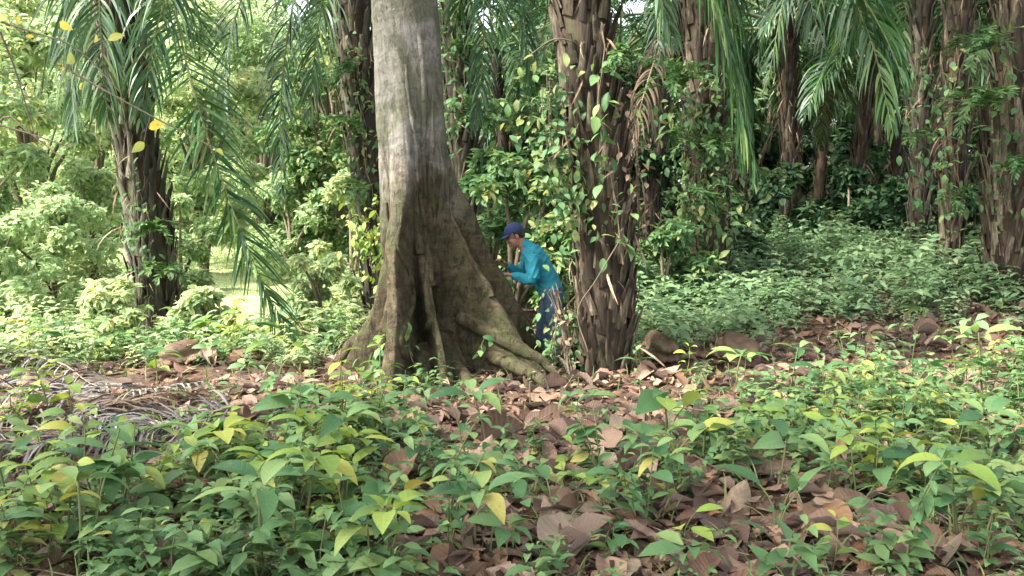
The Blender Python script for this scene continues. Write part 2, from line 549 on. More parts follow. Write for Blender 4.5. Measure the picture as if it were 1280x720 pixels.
# ------------------------------------------------------------------ world, light
sc = bpy.context.scene
wd = bpy.data.worlds.new('World')
sc.world = wd
wd.use_nodes = True
nt = wd.node_tree
bg = nt.nodes['Background']
sky = nt.nodes.new('ShaderNodeTexSky')
sky.sky_type = 'NISHITA'
sky.sun_disc = False
SUN_EL, SUN_AZ = 47.0, 248.0      # azimuth clockwise from +Y: the sun stands to the left
sky.sun_elevation = R(SUN_EL)
sky.sun_rotation = R(SUN_AZ)
sky.dust_density = 3.0
sky.air_density = .8
hs_ = nt.nodes.new('ShaderNodeHueSaturation')
hs_.inputs['Saturation'].default_value = .35
nt.links.new(sky.outputs[0], hs_.inputs['Color'])
nt.links.new(hs_.outputs[0], bg.inputs[0])
bg.inputs[1].default_value = .15
sd = bpy.data.lights.new('sun', 'SUN')
sd.energy = 3.0
sd.angle = R(6)
sd.color = (1, .96, .88)
so = bpy.data.objects.new('sun', sd)
C.objects.link(so)
az = R(SUN_AZ)
dirn = Vector((math.sin(az) * math.cos(R(SUN_EL)), math.cos(az) * math.cos(R(SUN_EL)), math.sin(R(SUN_EL))))
so.rotation_euler = dirn.to_track_quat('Z', 'Y').to_euler()
so.location = (-10, 0, 20)
vs = sc.view_settings
vs.view_transform = 'Standard'
vs.look = 'None'
vs.gamma = 1
vs.exposure = 2.55
sc.cycles.use_denoising = True
sc.cycles.max_bounces = 6
sc.cycles.diffuse_bounces = 3
sc.cycles.glossy_bounces = 2
sc.cycles.transmission_bounces = 4
sc.cycles.use_adaptive_sampling = True

# ------------------------------------------------------------------ ground
xs = np.concatenate([np.linspace(-90, -14, 30), np.linspace(-13, 13, 260), np.linspace(14, 90, 30)])
ys = np.concatenate([np.linspace(-30, 1, 16), np.linspace(1.3, 22, 240), np.linspace(22.6, 130, 60)])
X, Y = np.meshgrid(xs, ys, indexing='ij')
Z = gz(X, Y) + .012 * np.sin(X * 11 + Y * 3) * np.sin(Y * 13 - X * 4)
V = np.stack([X, Y, Z], -1).reshape(-1, 3)
ny = len(ys)
ii, jj = np.meshgrid(np.arange(len(xs) - 1), np.arange(ny - 1), indexing='ij')
a = (ii * ny + jj).ravel()
Q = np.stack([a, a + ny, a + ny + 1, a + 1], -1)
tag(link('ground', mesh_np('ground', V, Q, None, [M['ground']])), kind='structure')

# ------------------------------------------------------------------ buttressed tree
TX, TY = W(535, 400, 8.9)[0], 8.9
tree = thing('buttress_tree', 'tall pale-barked tree with spreading buttress roots beside the crouching worker', 'tree', (TX, TY, gz(TX, TY) - .05))
tree['label'] = 'tall pale grey tree with wide moss-stained buttress roots beside the leaning man'


def vnoise(a, b, seed):
    r = np.random.default_rng(seed)
    out = 0
    for k in range(7):
        fa, fb = int(r.integers(1, 6)) * (1 + k // 2), r.uniform(.6, 3) * (1 + k // 2)
        out = out + np.sin(fa * a + fb * b + r.uniform(0, 6.28)) / (1 + .7 * k)
    return out / 2.2


nth, nz_ = 1100, 240
th = np.linspace(0, 2 * PI, nth, endpoint=False)
zt = np.concatenate([np.linspace(-.35, 4.2, nz_ - 40), np.linspace(4.35, 11.5, 40)])
TH, ZT = np.meshgrid(th, zt, indexing='ij')
r0 = .330 + .0 * np.clip((3 - ZT) / 3, 0, 1) - .10 * np.clip((1.3 - ZT) / 1.3, 0, 1) + .004 * vnoise(TH, ZT * 2, 1) - .010 * np.clip(ZT - 3, 0, 10)
rad = r0.copy()
# angle (deg), reach at ground, height where it dies out, thickness, curvature power
butts = [(185, .86, 1.45, .17, 1.9, 1), (-100, 1.16, 3.1, .19, 1.45, 2), (-72, 1.02, 1.35, .12, 1.0, 3), (6, 1.36, 2.35, .14, 1.2, 4),
         (-20, 1.34, 1.75, .12, 1.35, 5), (-33, .85, .62, .10, .9, 11), (44, 1.0, 2.0, .14, 1.4, 6), (82, .9, 1.8, .15, 1.5, 7), (128, 1.0, 2.0, .15, 1.5, 8),
         (160, .7, 1.0, .12, 1.8, 9), (226, .80, .95, .12, 1.2, 10)]
acc = np.exp(rad * 45)
for deg, reach, top, th_, pw, sd_ in butts:
    hh = np.clip(1 - np.clip(ZT, 0, 9) / top, 0, 1)
    Rr = .30 + (reach - .30) * hh ** pw + .02 * vnoise(TH * 0, ZT * 3, sd_ + 30) * hh
    tc = R(deg) + .05 * np.sin(ZT * 2.1 + sd_) * hh + .03 * np.sin(ZT * 5.3 + sd_ * 2)
    d = np.abs((TH - tc + PI) % (2 * PI) - PI)
    tk = th_ * (1 + .25 * np.sin(ZT * 2.7 + sd_)) * (.75 + .5 * (1 - hh))
    fin = (tk / 2) / np.maximum(np.sin(np.minimum(d, PI / 2)), 1e-3)
    fin = (fin ** -7 + Rr ** -7) ** (-1 / 7)
    fin = np.where(hh > 0, fin, 0)
    acc = acc + np.where(hh > 0, np.exp(fin * 45), 0)
rad = np.log(acc) / 45
# flutes that carry the front buttresses up the trunk
for deg, amp, wid, zt_ in ((-97, .055, .16, 3.4), (-20, .05, .22, 3.6), (-150, .03, .25, 3.0)):
    d = np.abs((TH - R(deg) + PI) % (2 * PI) - PI)
    rad = rad + 1.25 * amp * np.exp(-(d / wid) ** 2) * np.clip(1 - np.clip(ZT, 0, 9) / zt_, 0, 1) ** .7
hol = 1.2 * np.exp(-((((TH - R(-47) + PI) % (2 * PI)) - PI) / .20) ** 2)
for deg, amp, wid, za, zb in ((-56, .11, .15, .5, 2.9), (-130, .13, .20, .2, 1.8), (-36, .07, .10, .5, 2.2), (-7, .05, .07, .3, 1.9), (-152, .03, .10, .1, 1.5)):
    dd = ((TH - R(deg) - .05 * np.sin(ZT * 2 + deg) + PI) % (2 * PI)) - PI
    rad = rad - amp * np.exp(-(dd / wid) ** 2) * sst(zb, zb - .9, ZT)
rad = rad - .17 * hol * sst(1.25, .6, ZT) * np.clip(rad, .1, .5) / .3
rad = np.maximum(rad, .06)
rad = rad + .020 * vnoise(TH * 2, ZT * 4, 50) * np.clip(1.4 - ZT / 3, .12, 1) + .012 * vnoise(TH * 7, ZT * 3, 52) * np.clip(1.2 - ZT / 2.5, .0, 1) + .004 * vnoise(TH * 6, ZT * 14, 51)
lean = -.036 * ZT - .006 * np.clip(ZT - 2, 0, 9)
gx = TX + rad * np.cos(TH) + lean - .06
gy = TY + rad * np.sin(TH)
gzz = gz(TX, TY) - .05 + ZT
# far parts of the root fins flow down with the ground
Vt = np.stack([gx, gy, gzz], -1).reshape(-1, 3)
ii, jj = np.meshgrid(np.arange(nth), np.arange(nz_ - 1), indexing='ij')
a = (ii * nz_ + jj).ravel()
b = (((ii + 1) % nth) * nz_ + jj).ravel()
Qt = np.stack([a, b, b + 1, a + 1], -1)
g = Geo()
g.add(Vt, Qt, np.zeros((len(Vt), 3)))
part('trunk', g, M['bark'], tree)


def surf(deg, z):
    i = int(round((deg % 360) / 360 * nth)) % nth
    k = int(np.argmin(np.abs(zt - z)))
    return np.array([gx[i, k], gy[i, k], gzz[i, k]])


# strangling strands that cling to the flutes and ridges
for i, (d0, d1, z0, z1, r_) in enumerate([(-62, -58, 3.3, .25, .030), (-47, -52, 2.7, .35, .022), (-75, -66, 2.2, .9, .018), (-118, -124, 2.2, .15, .026), (-84, -80, 3.0, 1.2, .020),
                                          (-30, -38, 2.4, .9, .020), (-14, -24, 1.9, .8, .016), (-140, -150, 1.7, .2, .020), (-68, -84, 1.3, .2, .022), (-96, -92, 1.6, .3, .018)]):
    zz = np.linspace(z0, z1, 46)
    q = np.linspace(0, 1, 46)
    Pp = np.array([surf(d0 + (d1 - d0) * a_ + 3.0 * math.sin(a_ * 9 + i), b_) for a_, b_ in zip(q, zz)])
    for _ in range(2):
        Pp[1:-1] = (Pp[:-2] + Pp[1:-1] * 2 + Pp[2:]) / 4
    g = Geo()
    tube(g, Pp, 1.8 * r_ * (.45 + .8 * q) * (1 + .12 * np.sin(q * 37 + i)), 9)
    part('aerial_root', g, M['bark'], tree)


def root_obj(pts, r0_, r1_):
    P = spline(pts, 26)
    P = P + rng.normal(0, .004, P.shape)
    g = Geo()
    tube(g, P, np.linspace(r0_, r1_, 26) * (1 + .08 * np.sin(np.arange(26))), 14)
    part('root', g, M['bark'], tree)


root_obj([W(548, 425, 8.7), W(580, 474, 8.2), W(606, 496, 7.9), W(635, 520, 7.6)], .10, .03)
root_obj([W(575, 395, 8.7), W(650, 436, 8.45), W(684, 456, 8.4), W(715, 480, 8.2)], .085, .03)
root_obj([W(532, 440, 8.5), W(522, 490, 7.9), W(505, 522, 7.5)], .12, .03)
root_obj([W(600, 440, 8.8), W(655, 462, 8.1), W(700, 488, 7.75), W(735, 500, 7.6)], .08, .025)
root_obj([W(555, 450, 8.5), W(562, 500, 7.75), W(585, 525, 7.4), W(600, 545, 7.2)], .08, .025)
root_obj([W(490, 430, 8.8), W(462, 478, 8.2), W(430, 505, 7.9), W(385, 520, 7.8)], .09, .025)
root_obj([W(490, 400, 8.9), W(440, 432, 8.85), W(420, 455, 8.8), W(385, 478, 8.7)], .09, .03)


# crown of the buttressed tree, high above the frame
def leaf_cloud(geo, centers, radii, n, tmpl, size, sizev=.3, flat=.8, shell=.5):
    centers = np.asarray(centers, float)
    k = rng.integers(0, len(centers), n)
    d = rng.normal(size=(n, 3))
    d /= np.linalg.norm(d, axis=1)[:, None]
    rr = (shell + (1 - shell) * rng.random(n)) ** .5
    P = centers[k] + d * rr[:, None] * np.asarray(radii, float)[k] * np.array([1, 1, flat])
    sz = size * (1 + rng.uniform(-sizev, sizev, n))
    Mx = rot(rng.uniform(0, 2 * PI, n), rng.normal(-.25, .5, n), rng.normal(0, .6, n)) * sz[:, None, None]
    inst(geo, tmpl, Mx, P, rng.random(n))


LT1 = leaf_t(1, .45, 3, 3, .7, .3)
LT2 = leaf_t(1, .5, 2, 3, .5, .25)
LT3 = leaf_t(1, .30, 3, 3, .9, .3)
top = np.array([TX - .42, TY, 11.2])
g = Geo()
gl = Geo()
cs = []
for i in range(9):
    a_ = i * 2.4 + .3
    e = top + np.array([math.cos(a_) * rng.uniform(2, 3.6), math.sin(a_) * rng.uniform(2, 3.6), rng.uniform(1, 3)])
    P = spline([top - (0, 0, rng.uniform(.3, 1.6)), (top + e) / 2 + (0, 0, .4), e], 8)
    tube(g, P, np.linspace(.12, .03, 8), 7)
    cs += [P[4], P[6], e]
leaf_cloud(gl, cs, np.full((len(cs), 1), 1.0), 1500, LT1, .24)
part('limb', g, M['bark'], tree)
part('crown', gl, M['bush'], tree)


# ------------------------------------------------------------------ palms
def frond_geo(P, nl=70, ll=.8, grav=1.0, w=.04, bare=.14, r0_=.03, seed=0, up=None, rows=5, aim=None):
    """leaflets and rachis along curve P (n,3)"""
    r = np.random.default_rng(seed)
    P = np.asarray(P, float)
    seg = np.linalg.norm(np.diff(P, axis=0), axis=1)
    s = np.concatenate([[0], np.cumsum(seg)])
    s /= s[-1]
    T = np.gradient(P, axis=0)
    T /= np.linalg.norm(T, axis=1)[:, None]
    t = np.linspace(bare, .995, nl)
    t = np.repeat(t, 2) + r.normal(0, .004, nl * 2)
    t = np.clip(t, 0, 1)
    side = np.tile([1., -1.], nl)
    kp = (r.random(nl * 2) > .07) & (np.sin(t * 37 + seed) * side > -.96)
    t, side = t[kp], side[kp]
    B = np.stack([np.interp(t, s, P[:, k]) for k in range(3)], -1)
    Tn = np.stack([np.interp(t, s, T[:, k]) for k in range(3)], -1)
    Tn /= np.linalg.norm(Tn, axis=1)[:, None]
    h = P[-1] - P[0]
    h[2] = 0
    hp = np.cross(h, [0, 0, 1.])
    if up is not None:
        hp = np.asarray(up, float)
    hp = hp / (np.linalg.norm(hp) + 1e-9)
    S = hp[None] - Tn * (Tn @ hp)[:, None]
    S /= np.linalg.norm(S, axis=1)[:, None] + 1e-9
    U = np.cross(S, Tn)
    U *= np.sign(U[:, 2:3] + 1e-6)
    q = (t - bare) / (1 - bare)
    ang = R(72) - R(42) * q + r.normal(0, .10, len(t))
    lift = r.choice([.05, .35, .6], len(t)) + r.normal(0, .1, len(t))
    D = Tn * np.cos(ang)[:, None] + (S * side[:, None] * np.cos(lift)[:, None] + U * np.sin(lift)[:, None]) * np.sin(ang)[:, None]
    L = ll * np.where(r.random(len(t)) < .10, r.uniform(.45, .8, len(t)), 1.) * (.30 + .70 * np.sin(np.clip(q * .93 + .10, 0, 1) * PI) ** .6) * r.uniform(.85, 1.1, len(t))
    L = np.where(q > .93, L * .8, L)
    pts = [B]
    dirs = [D]
    Dc = D.copy()
    Gr = np.array([0, 0, -1.])
    for k in range(rows):
        gk = grav * (.12 + .33 * k / rows * 2) * r.uniform(.6, 1.35, len(t))[:, None]
        Dc = Dc + Gr * gk
        Dc /= np.linalg.norm(Dc, axis=1)[:, None]
        pts.append(pts[-1] + Dc * (L / rows)[:, None])
        dirs.append(Dc)
    pts = np.stack(pts, 1)
    dirs = np.stack(dirs, 1)
    wv = np.cross(dirs, np.broadcast_to(U[:, None], dirs.shape))
    wv /= np.linalg.norm(wv, axis=2)[..., None] + 1e-6
    nn = np.cross(wv, dirs)
    tw = r.normal(0, .5, len(t))[:, None, None]
    wv = wv * np.cos(tw) + nn * np.sin(tw)
    prof = np.array([.55, 1, 1, .85, .5, .06])[:rows + 1] if rows == 5 else np.interp(np.linspace(0, 1, rows + 1), [0, .2, .6, 1], [.55, 1, .9, .06])
    hw = (w / 2) * prof[None, :, None] * r.uniform(.75, 1.2, len(t))[:, None, None]
    Vv = np.stack([pts - wv * hw, pts + wv * hw], 2)        # n, rows+1, 2, 3
    n = len(t)
    K = (rows + 1) * 2
    base = (np.arange(n) * K)[:, None] + (np.arange(rows) * 2)[None]
    Qq = np.stack([base, base + 2, base + 3, base + 1], -1).reshape(-1, 4)
    A = np.zeros((n, rows + 1, 2, 3))
    A[..., 0] = np.linspace(0, 1, rows + 1)[None, :, None]
    A[..., 0, 1] = -1
    A[..., 1, 1] = 1
    A[..., 2] = r.random(n)[:, None, None]
    g = Geo()
    g.add(Vv.reshape(-1, 3), Qq, A.reshape(-1, 3))
    gr = Geo()
    tube(gr, P, np.interp(s, [0, .1, 1], [r0_ * 1.6, r0_, r0_ * .15]), 6)
    return g, gr


def arc(L, e0, droop, n=18, az=0., side=0.):
    """a frond curve in local space"""
    t = np.linspace(0, 1, n)
    el = e0 - droop * t ** 1.3
    dx = np.cos(el)
    dz = np.sin(el)
    x = np.concatenate([[0], np.cumsum((dx[1:] + dx[:-1]) / 2)]) * L / (n - 1)
    z = np.concatenate([[0], np.cumsum((dz[1:] + dz[:-1]) / 2)]) * L / (n - 1)
    y = side * t ** 2
    c, s = math.cos(az), math.sin(az)
    return np.stack([x * c - y * s, x * s + y * c, z], -1)


# shared frond meshes: (leaflets, rachis)
FR = []
for i, (L, e0, dr) in enumerate([(4.6, 62, 95), (4.8, 48, 105), (4.6, 36, 105), (4.4, 22, 95), (4.2, 6, 80), (4.8, 55, 125)]):
    g, gr = frond_geo(arc(L, R(e0), R(dr), side=rng.uniform(-.5, .5)), 84, .75, .7, .036, .16, .03, seed=i)
    FR.append((g.mesh('frond', M['palm']), gr.mesh('rachis', M['rachis'])))
FRD = []
for i, (L, e0, dr) in enumerate([(3.6, -25, 60), (3.2, -45, 42)]):
    g, gr = frond_geo(arc(L, R(e0), R(dr), side=rng.uniform(-.5, .5)), 40, .6, 1.4, .035, .2, .03, seed=i + 20)
    FRD.append((g.mesh('dry_frond', M['palm_dry']), gr.mesh('rachis', M['fibre'])))


def add_frond(root, me, loc, rz, tilt=0., scale=1.):
    o = link('frond' if me in FR else 'dry_frond', me[0], root)
    o.location = loc
    o.rotation_euler = (0, tilt, rz)
    o.scale = (scale,) * 3
    link('rachis', me[1], o)
    return o


def boot_t(seed):
    """an old frond base: a tapering, channelled, roughly cut slab along +X"""
    r = np.random.default_rng(seed)
    rows = 6
    t = np.linspace(0, 1, rows + 1)
    w = np.interp(t, [0, .3, 1], [1., .8, .38]) * r.uniform(.9, 1.1, rows + 1)
    th_ = np.interp(t, [0, .3, 1], [.30, .30, .20])
    V = []
    for i in range(rows + 1):
        for (yy, zz) in ((-1, .15), (-.55, .75), (0, .95), (.55, .75), (1, .15), (.4, -.5), (-.4, -.5)):
            V.append((t[i] + r.uniform(-.02, .02) + (r.uniform(-.12, .10) if i == rows else 0), yy * w[i] * .5, zz * th_[i] * .6 + .12 * t[i] ** 2))
    n = 7
    q = []
    for i in range(rows):
        for j in range(n):
            q.append((i * n + j, i * n + (j + 1) % n, (i + 1) * n + (j + 1) % n, (i + 1) * n + j))
    e = rows * n
    q += [(e, e + 1, e + 5, e + 6), (e + 1, e + 2, e + 3, e + 5), (e + 3, e + 4, e + 5, e + 5 - 2)]
    q[-1] = (e + 3, e + 4, e + 5, e + 2)
    A = np.zeros((len(V), 3))
    return np.array(V), np.array(q), A


BT = [boot_t(i) for i in range(5)]
STR = leaf_t(1, .05, 4, 3, 1.2, .2)


def palm(label, pts, r_bot, r_top, crown=12, grey=False, nboot=None, boot_len=.40, boot_w=.115, stick=.20, group=None, rz0=0., avoid=None,
         fibres=120, zmin=0., name='oil_palm', cscale=1., dry=0, key=False, low=True, crown_dense=False):
    P = spline(pts, 60)
    base = P[0].copy()
    root = thing(name, label, 'palm', tuple(base), group)
    T, S, U = frames(P)
    s = np.concatenate([[0], np.cumsum(np.linalg.norm(np.diff(P, axis=0), axis=1))])
    Lt = s[-1]
    rr = np.interp(s, [0, .25, Lt * .6, Lt], [r_bot * 1.1, r_bot, (r_bot + r_top) / 2, r_top])
    g = Geo()
    tube(g, P, rr * .86 * (1 + .04 * np.sin(np.arange(60) * 1.3)), 18)
    part('trunk', g, M['core'], root)
    # frond bases in a steep spiral
    n = nboot or int(Lt * 34)
    tt = (np.arange(n) + .5) / n
    sp = tt * (Lt - .1)
    ang = np.arange(n) * 2.39996 + rng.normal(0, .13, n)
    Bp = np.stack([np.interp(sp, s, P[:, k]) for k in range(3)], -1)
    rad_ = np.interp(sp, s, rr)
    ot = np.stack([np.cos(ang), np.sin(ang), np.zeros(n)], -1)
    pos = Bp + ot * (rad_ * .84)[:, None]
    pos[:, 2] -= .10
    pitch = R(90) - np.abs(rng.normal(stick, .07, n))
    Mx = rot(ang, pitch, 0.)
    ln = boot_len * rng.uniform(.7, 1.3, n)
    wd_ = boot_w * rng.uniform(.7, 1.25, n) * (rad_ / rad_.mean())
    # upper face of the slab looks outwards
    flip = rot(0., 0., PI)
    Sc = np.zeros((n, 3, 3))
    Sc[:, 0, 0] = ln
    Sc[:, 1, 1] = wd_
    Sc[:, 2, 2] = wd_ * rng.uniform(.8, 1.2, n)
    Mx = Mx @ rot(0., 0., rng.normal(PI, .22, n)) @ rot(rng.normal(0, .12, n), 0., 0.) @ Sc
    g = Geo()
    pick = rng.integers(0, 5, n)
    keep = rng.random(n) > .07
    for i in range(5):
        k = (pick == i) & keep
        inst(g, BT[i], Mx[k], pos[k], rng.random(k.sum()))
    if fibres:
        sp = rng.uniform(.1, Lt * .98, fibres)
        ang = rng.uniform(0, 2 * PI, fibres)
        Bp = np.stack([np.interp(sp, s, P[:, k]) for k in range(3)], -1)
        rad_ = np.interp(sp, s, rr)
        ot = np.stack([np.cos(ang), np.sin(ang), np.zeros(fibres)], -1)
        pos = Bp + ot * (rad_ * 1.12)[:, None]
        Mx = rot(ang + rng.normal(0, .6, fibres), rng.normal(-1.15, .5, fibres), rng.uniform(-1, 1, fibres)) * rng.uniform(.15, .5, fibres)[:, None, None]
        inst(g, STR, Mx, pos, rng.random(fibres), 1)
    part('frond_bases', g, [M[grey if isinstance(grey, str) else 'boot_grey' if grey else 'boot'], M['fibre']], root, smooth=False)
    tp = P[-1] - base
    for i in range(crown):
        a_ = rz0 + i * 2.39996
        if avoid and abs((a_ - avoid[0] + PI) % (2 * PI) - PI) < avoid[1]:
            continue
        v = int(i * 5.2 / crown) if low else int(i * 3.0 / crown)
        add_frond(root, FR[min(v, 4)] if i % 5 else FR[5], tuple(tp + [.18 * math.cos(a_), .18 * math.sin(a_), -.25 * i / crown]), a_, rng.uniform(-.1, .1), cscale * rng.uniform(.9, 1.1))
    for i in range(dry):
        a_ = rz0 + 1 + i * 2.1
        add_frond(root, FRD[i % 2], tuple(tp + [.25 * math.cos(a_), .25 * math.sin(a_), -.4]), a_, 0, cscale)
    return root, P


def frond_px(root, pts, ll, nl=80, grav=1.2, w=.05, seed=0, side=None, mat='palm', bare=.05, r0_=.022):
    P = spline([W(*p) for p in pts], 30)
    g, gr = frond_geo(P, int(nl * 1.25), ll, grav, w * .78, bare, r0_, seed, up=side)
    o = part('frond', g, M[mat], root)
    rc = gr.mesh('rachis', M['rachis'], tuple(root.location))
    link('rachis', rc, o)
    return o


def base_at(px, d, dz=-.1):
    x = (px - 640) / F * d / (math.cos(PITCH)) * math.cos(PITCH)
    return np.array([x, d, float(gz(x, d)) + dz])


def up_at(px, d, z):
    return np.array([(px - 640) / F * d, d, z])


# the palm in the middle, right of the man
pm, Pm = palm('thick oil palm with tan old frond bases standing between the man and the leaf litter',
              [base_at(754, 8.7), up_at(756, 8.7, 1.0), up_at(750, 8.7, 1.9), up_at(728, 8.7, 3.2), up_at(712, 8.7, 5.3)], .30, .285, 9,
              nboot=400, boot_len=.34, boot_w=.125, stick=.15, avoid=(R(-90), R(75)), fibres=190)
frond_px(pm, [(745, -230, 8.7), (820, -160, 8.6), (878, -30, 8.5), (914, 90, 8.5), (944, 225, 8.4)], .78, 120, 1.5, .040, 3)
frond_px(pm, [(745, -230, 8.7), (830, -180, 8.9), (895, -60, 8.9), (918, 60, 8.9), (928, 205, 8.9)], .75, 110, 1.6, .038, 33)
frond_px(pm, [(745, -230, 8.7), (775, -150, 8.3), (815, -40, 8.0), (842, 60, 7.9)], .50, 80, .8, .036, 4)
# the palm on the left
pl, Pl = palm('grey rough palm trunk with drooping green fronds at the sunny clearing',
              [base_at(192, 11.4), up_at(190, 11.4, .9), up_at(178, 11.4, 2.2), up_at(160, 11.4, 3.6), up_at(150, 11.4, 5.2)], .285, .27, 6, grey=True,
              nboot=330, boot_len=.36, boot_w=.13, stick=.12, avoid=(R(-90), R(70)), fibres=170)
frond_px(pl, [(155, -160, 11.2), (205, -120, 10.8), (222, 30, 10.4), (262, 180, 10.0), (322, 340, 9.7), (372, 432, 9.5)], .86, 125, .28, .037, 5)
frond_px(pl, [(150, -160, 11.2), (190, -190, 10.6), (215, -60, 10.2), (190, 60, 10), (175, 150, 9.9)], 0.85, 90, 1.00, 0.037, 6)
frond_px(pl, [(150, -160, 11.2), (110, -170, 10.9), (85, -40, 10.7), (88, 80, 10.6), (95, 165, 10.5)], 0.77, 80, 0.80, 0.034, 7)
frond_px(pl, [(150, -160, 11.0), (140, -120, 10.4), (125, -20, 10.1), (128, 70, 10.0), (135, 150, 10.)], 0.81, 80, 1.00, 0.034, 8, side=(1, .2, 0))
frond_px(pl, [(150, -160, 11.0), (60, -170, 10.6), (10, -90, 10.3), (-20, 20, 10.2)], 0.72, 70, 0.75, 0.034, 9)
# the palm behind the buttressed tree, on its left
pb, Pb = palm('dark palm trunk half hidden behind the pale buttressed tree, wrapped in small ferns',
              [base_at(475, 12.6), up_at(468, 12.6, 1.4), up_at(452, 12.6, 3.2), up_at(440, 12.6, 5.6)], .26, .27, 6, grey=True, stick=.14, avoid=(R(-110), R(60)))
frond_px(pb, [(440, -150, 12.5), (385, -170, 12.), (320, -50, 11.4), (286, 60, 11.), (280, 165, 10.8)], 0.68, 90, 0.80, 0.031, 10)
frond_px(pb, [(440, -150, 12.5), (410, -150, 12.), (372, -20, 11.6), (352, 110, 11.4), (352, 250, 11.2)], 0.65, 100, 0.75, 0.031, 11)
frond_px(pb, [(440, -150, 12.5), (430, -120, 12.), (405, -10, 11.6), (392, 80, 11.5), (388, 150, 11.4)], 0.72, 80, 0.85, 0.031, 12)
pc, Pc = palm('leafy palm trunk right behind the pale tree, seen above the man',
              [base_at(590, 14.5), up_at(588, 14.5, 1.6), up_at(575, 14.5, 3.5), up_at(570, 14.5, 6.2)], .24, .25, 7, grey=True, stick=.2, avoid=(R(-90), R(50)))
frond_px(pc, [(572, -120, 14.3), (590, -130, 13.6), (604, -20, 13.2), (602, 90, 13.), (592, 160, 12.9)], 0.68, 90, 0.90, 0.034, 13)
frond_px(pc, [(572, -120, 14.3), (600, -150, 13.8), (640, -60, 13.6), (655, 30, 13.4), (662, 110, 13.4)], 0.72, 80, 0.85, 0.034, 14)
# right-hand palms
fr = 'oil palms at the shaded forest edge'
pr1, _ = palm('slim brown palm trunk with ragged fibre, second from the picture edge at the forest edge',
              [base_at(1188, 14.0), up_at(1188, 14., 2.), up_at(1186, 14., 4.), up_at(1184, 14., 6.4)], .20, .21, 9, stick=.12, avoid=(R(-90), R(80)))
pr2, _ = palm('broad tan palm trunk with big ferns on its left side at the picture edge',
              [base_at(1262, 12.6), up_at(1262, 12.6, 2.), up_at(1266, 12.6, 4.), up_at(1270, 12.6, 5.8)], .34, .34, 9, stick=.13, nboot=330, boot_w=.15, boot_len=.5, avoid=(R(-90), R(85)))
pr3, _ = palm('thin dark palm trunk with pale vine leaves beside the slim brown palm',
              [base_at(1146, 15.5), up_at(1146, 15.5, 2.2), up_at(1142, 15.5, 4.), up_at(1140, 15.5, 6.6)], .15, .17, 9, grey=True, avoid=(R(-90), R(80)))
pr4, _ = palm('short palm trunk buried in ferns and creepers under the hanging frond',
              [base_at(884, 13.4), up_at(884, 13.4, 1.8), up_at(876, 13.4, 3.4), up_at(868, 13.4, 5.8)], .30, .30, 9, stick=.25, avoid=(R(-90), R(80)))
frond_px(pr1, [(1184, -180, 13.8), (1120, -260, 12.5), (1040, -190, 10.8), (1056, -40, 10.0), (1092, 60, 9.7), (1116, 165, 9.6)], 0.83, 105, 0.95, 0.037, 15, bare=.30)
frond_px(pr1, [(1184, -180, 13.8), (1110, -250, 12.7), (1035, -160, 12.0), (985, -20, 11.4), (966, 70, 11.2), (958, 110, 11.1)], 0.68, 80, 0.80, 0.034, 16, bare=.25)
frond_px(pr1, [(1184, -180, 13.8), (1080, -220, 12.5), (1010, -120, 11.5), (1012, -10, 11), (1030, 60, 10.8)], 0.85, 80, 1.00, 0.037, 17, bare=.25)
frond_px(pr2, [(1270, -190, 12.4), (1320, -200, 11.6), (1340, -60, 11.2), (1330, 60, 11.)], 0.72, 70, 0.80, 0.034, 18)
frond_px(pr4, [(868, -150, 13.2), (850, -200, 12.4), (830, -60, 11.6), (822, 30, 11.4), (825, 80, 11.3)], 0.63, 80, 0.60, 0.034, 19)

# farther palms, in rows, one thing each
far = [(812, 17, .2), (985, 17.5, .22), (1066, 19, .2), (1122, 20, .2), (930, 21, .2), (1230, 18.5, .24), (1020, 24, .2), (1165, 25, .2), (870, 26, .2),
       (1090, 29, .2), (955, 31, .2), (1215, 28, .22), (760, 22, .2), (700, 27, .2), (1300, 22, .22), (1350, 17, .25), (1140, 33, .2), (1010, 35, .2), (1290, 31, .2), (640, 21, .2)]
desc = ['leaning dark', 'straight dark', 'thick dark', 'slender dim', 'faint grey', 'stout dark']
for i, (px, d, r_) in enumerate(far):
    lean_ = rng.uniform(-.5, .5)
    b = base_at(px, d, -.1)
    p_, _ = palm('', [b, b + [lean_ * .2, 0, 1.8], b + [lean_ * .5, 0, 3.2], b + [lean_, 0, 4.7 + rng.uniform(-.3, .9)]], r_ * .68, r_ * .68, 15, stick=.15, nboot=90 if d > 20 else 150,
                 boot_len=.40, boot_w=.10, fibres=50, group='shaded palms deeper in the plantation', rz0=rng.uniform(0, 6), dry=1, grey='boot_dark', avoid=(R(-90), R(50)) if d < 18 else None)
    order = sorted(range(len(far)), key=lambda k: far[k][0]).index(i)
    nxt = ['behind the thick middle palm', 'behind the fern-covered trunk', 'behind the long hanging frond', 'between the hanging fronds', 'behind the slim brown palm', 'behind the broad tan palm at the edge']
    j = 0 if px < 800 else 1 if px < 900 else 2 if px < 980 else 3 if px < 1110 else 4 if px < 1225 else 5
    dist = 'just inside the shade' if d < 20 else 'further back in the shade' if d < 27 else 'deep in the plantation'
    p_['label'] = f'{desc[i % 6]} palm {nxt[j]}, {dist}'

# ------------------------------------------------------------------ plants


def oval(rows, seed=0):
    return leaf_t(1, .46, rows, 3, .9, .22, wave=.015, seed=seed)


OV = [oval(6, 1), leaf_t(1, .40, 6, 3, 1.3, .3, wave=.02, seed=2), leaf_t(1, .54, 6, 3, .7, .15, wave=.02, seed=3)]
OVL = [leaf_t(1, .46, 3, 3, .9, .25), leaf_t(1, .42, 3, 3, 1.3, .3), leaf_t(1, .52, 3, 3, .6, .15)]
BLADE = leaf_t(1, .045, 5, 3, 1.6, .3, wmax=.2)


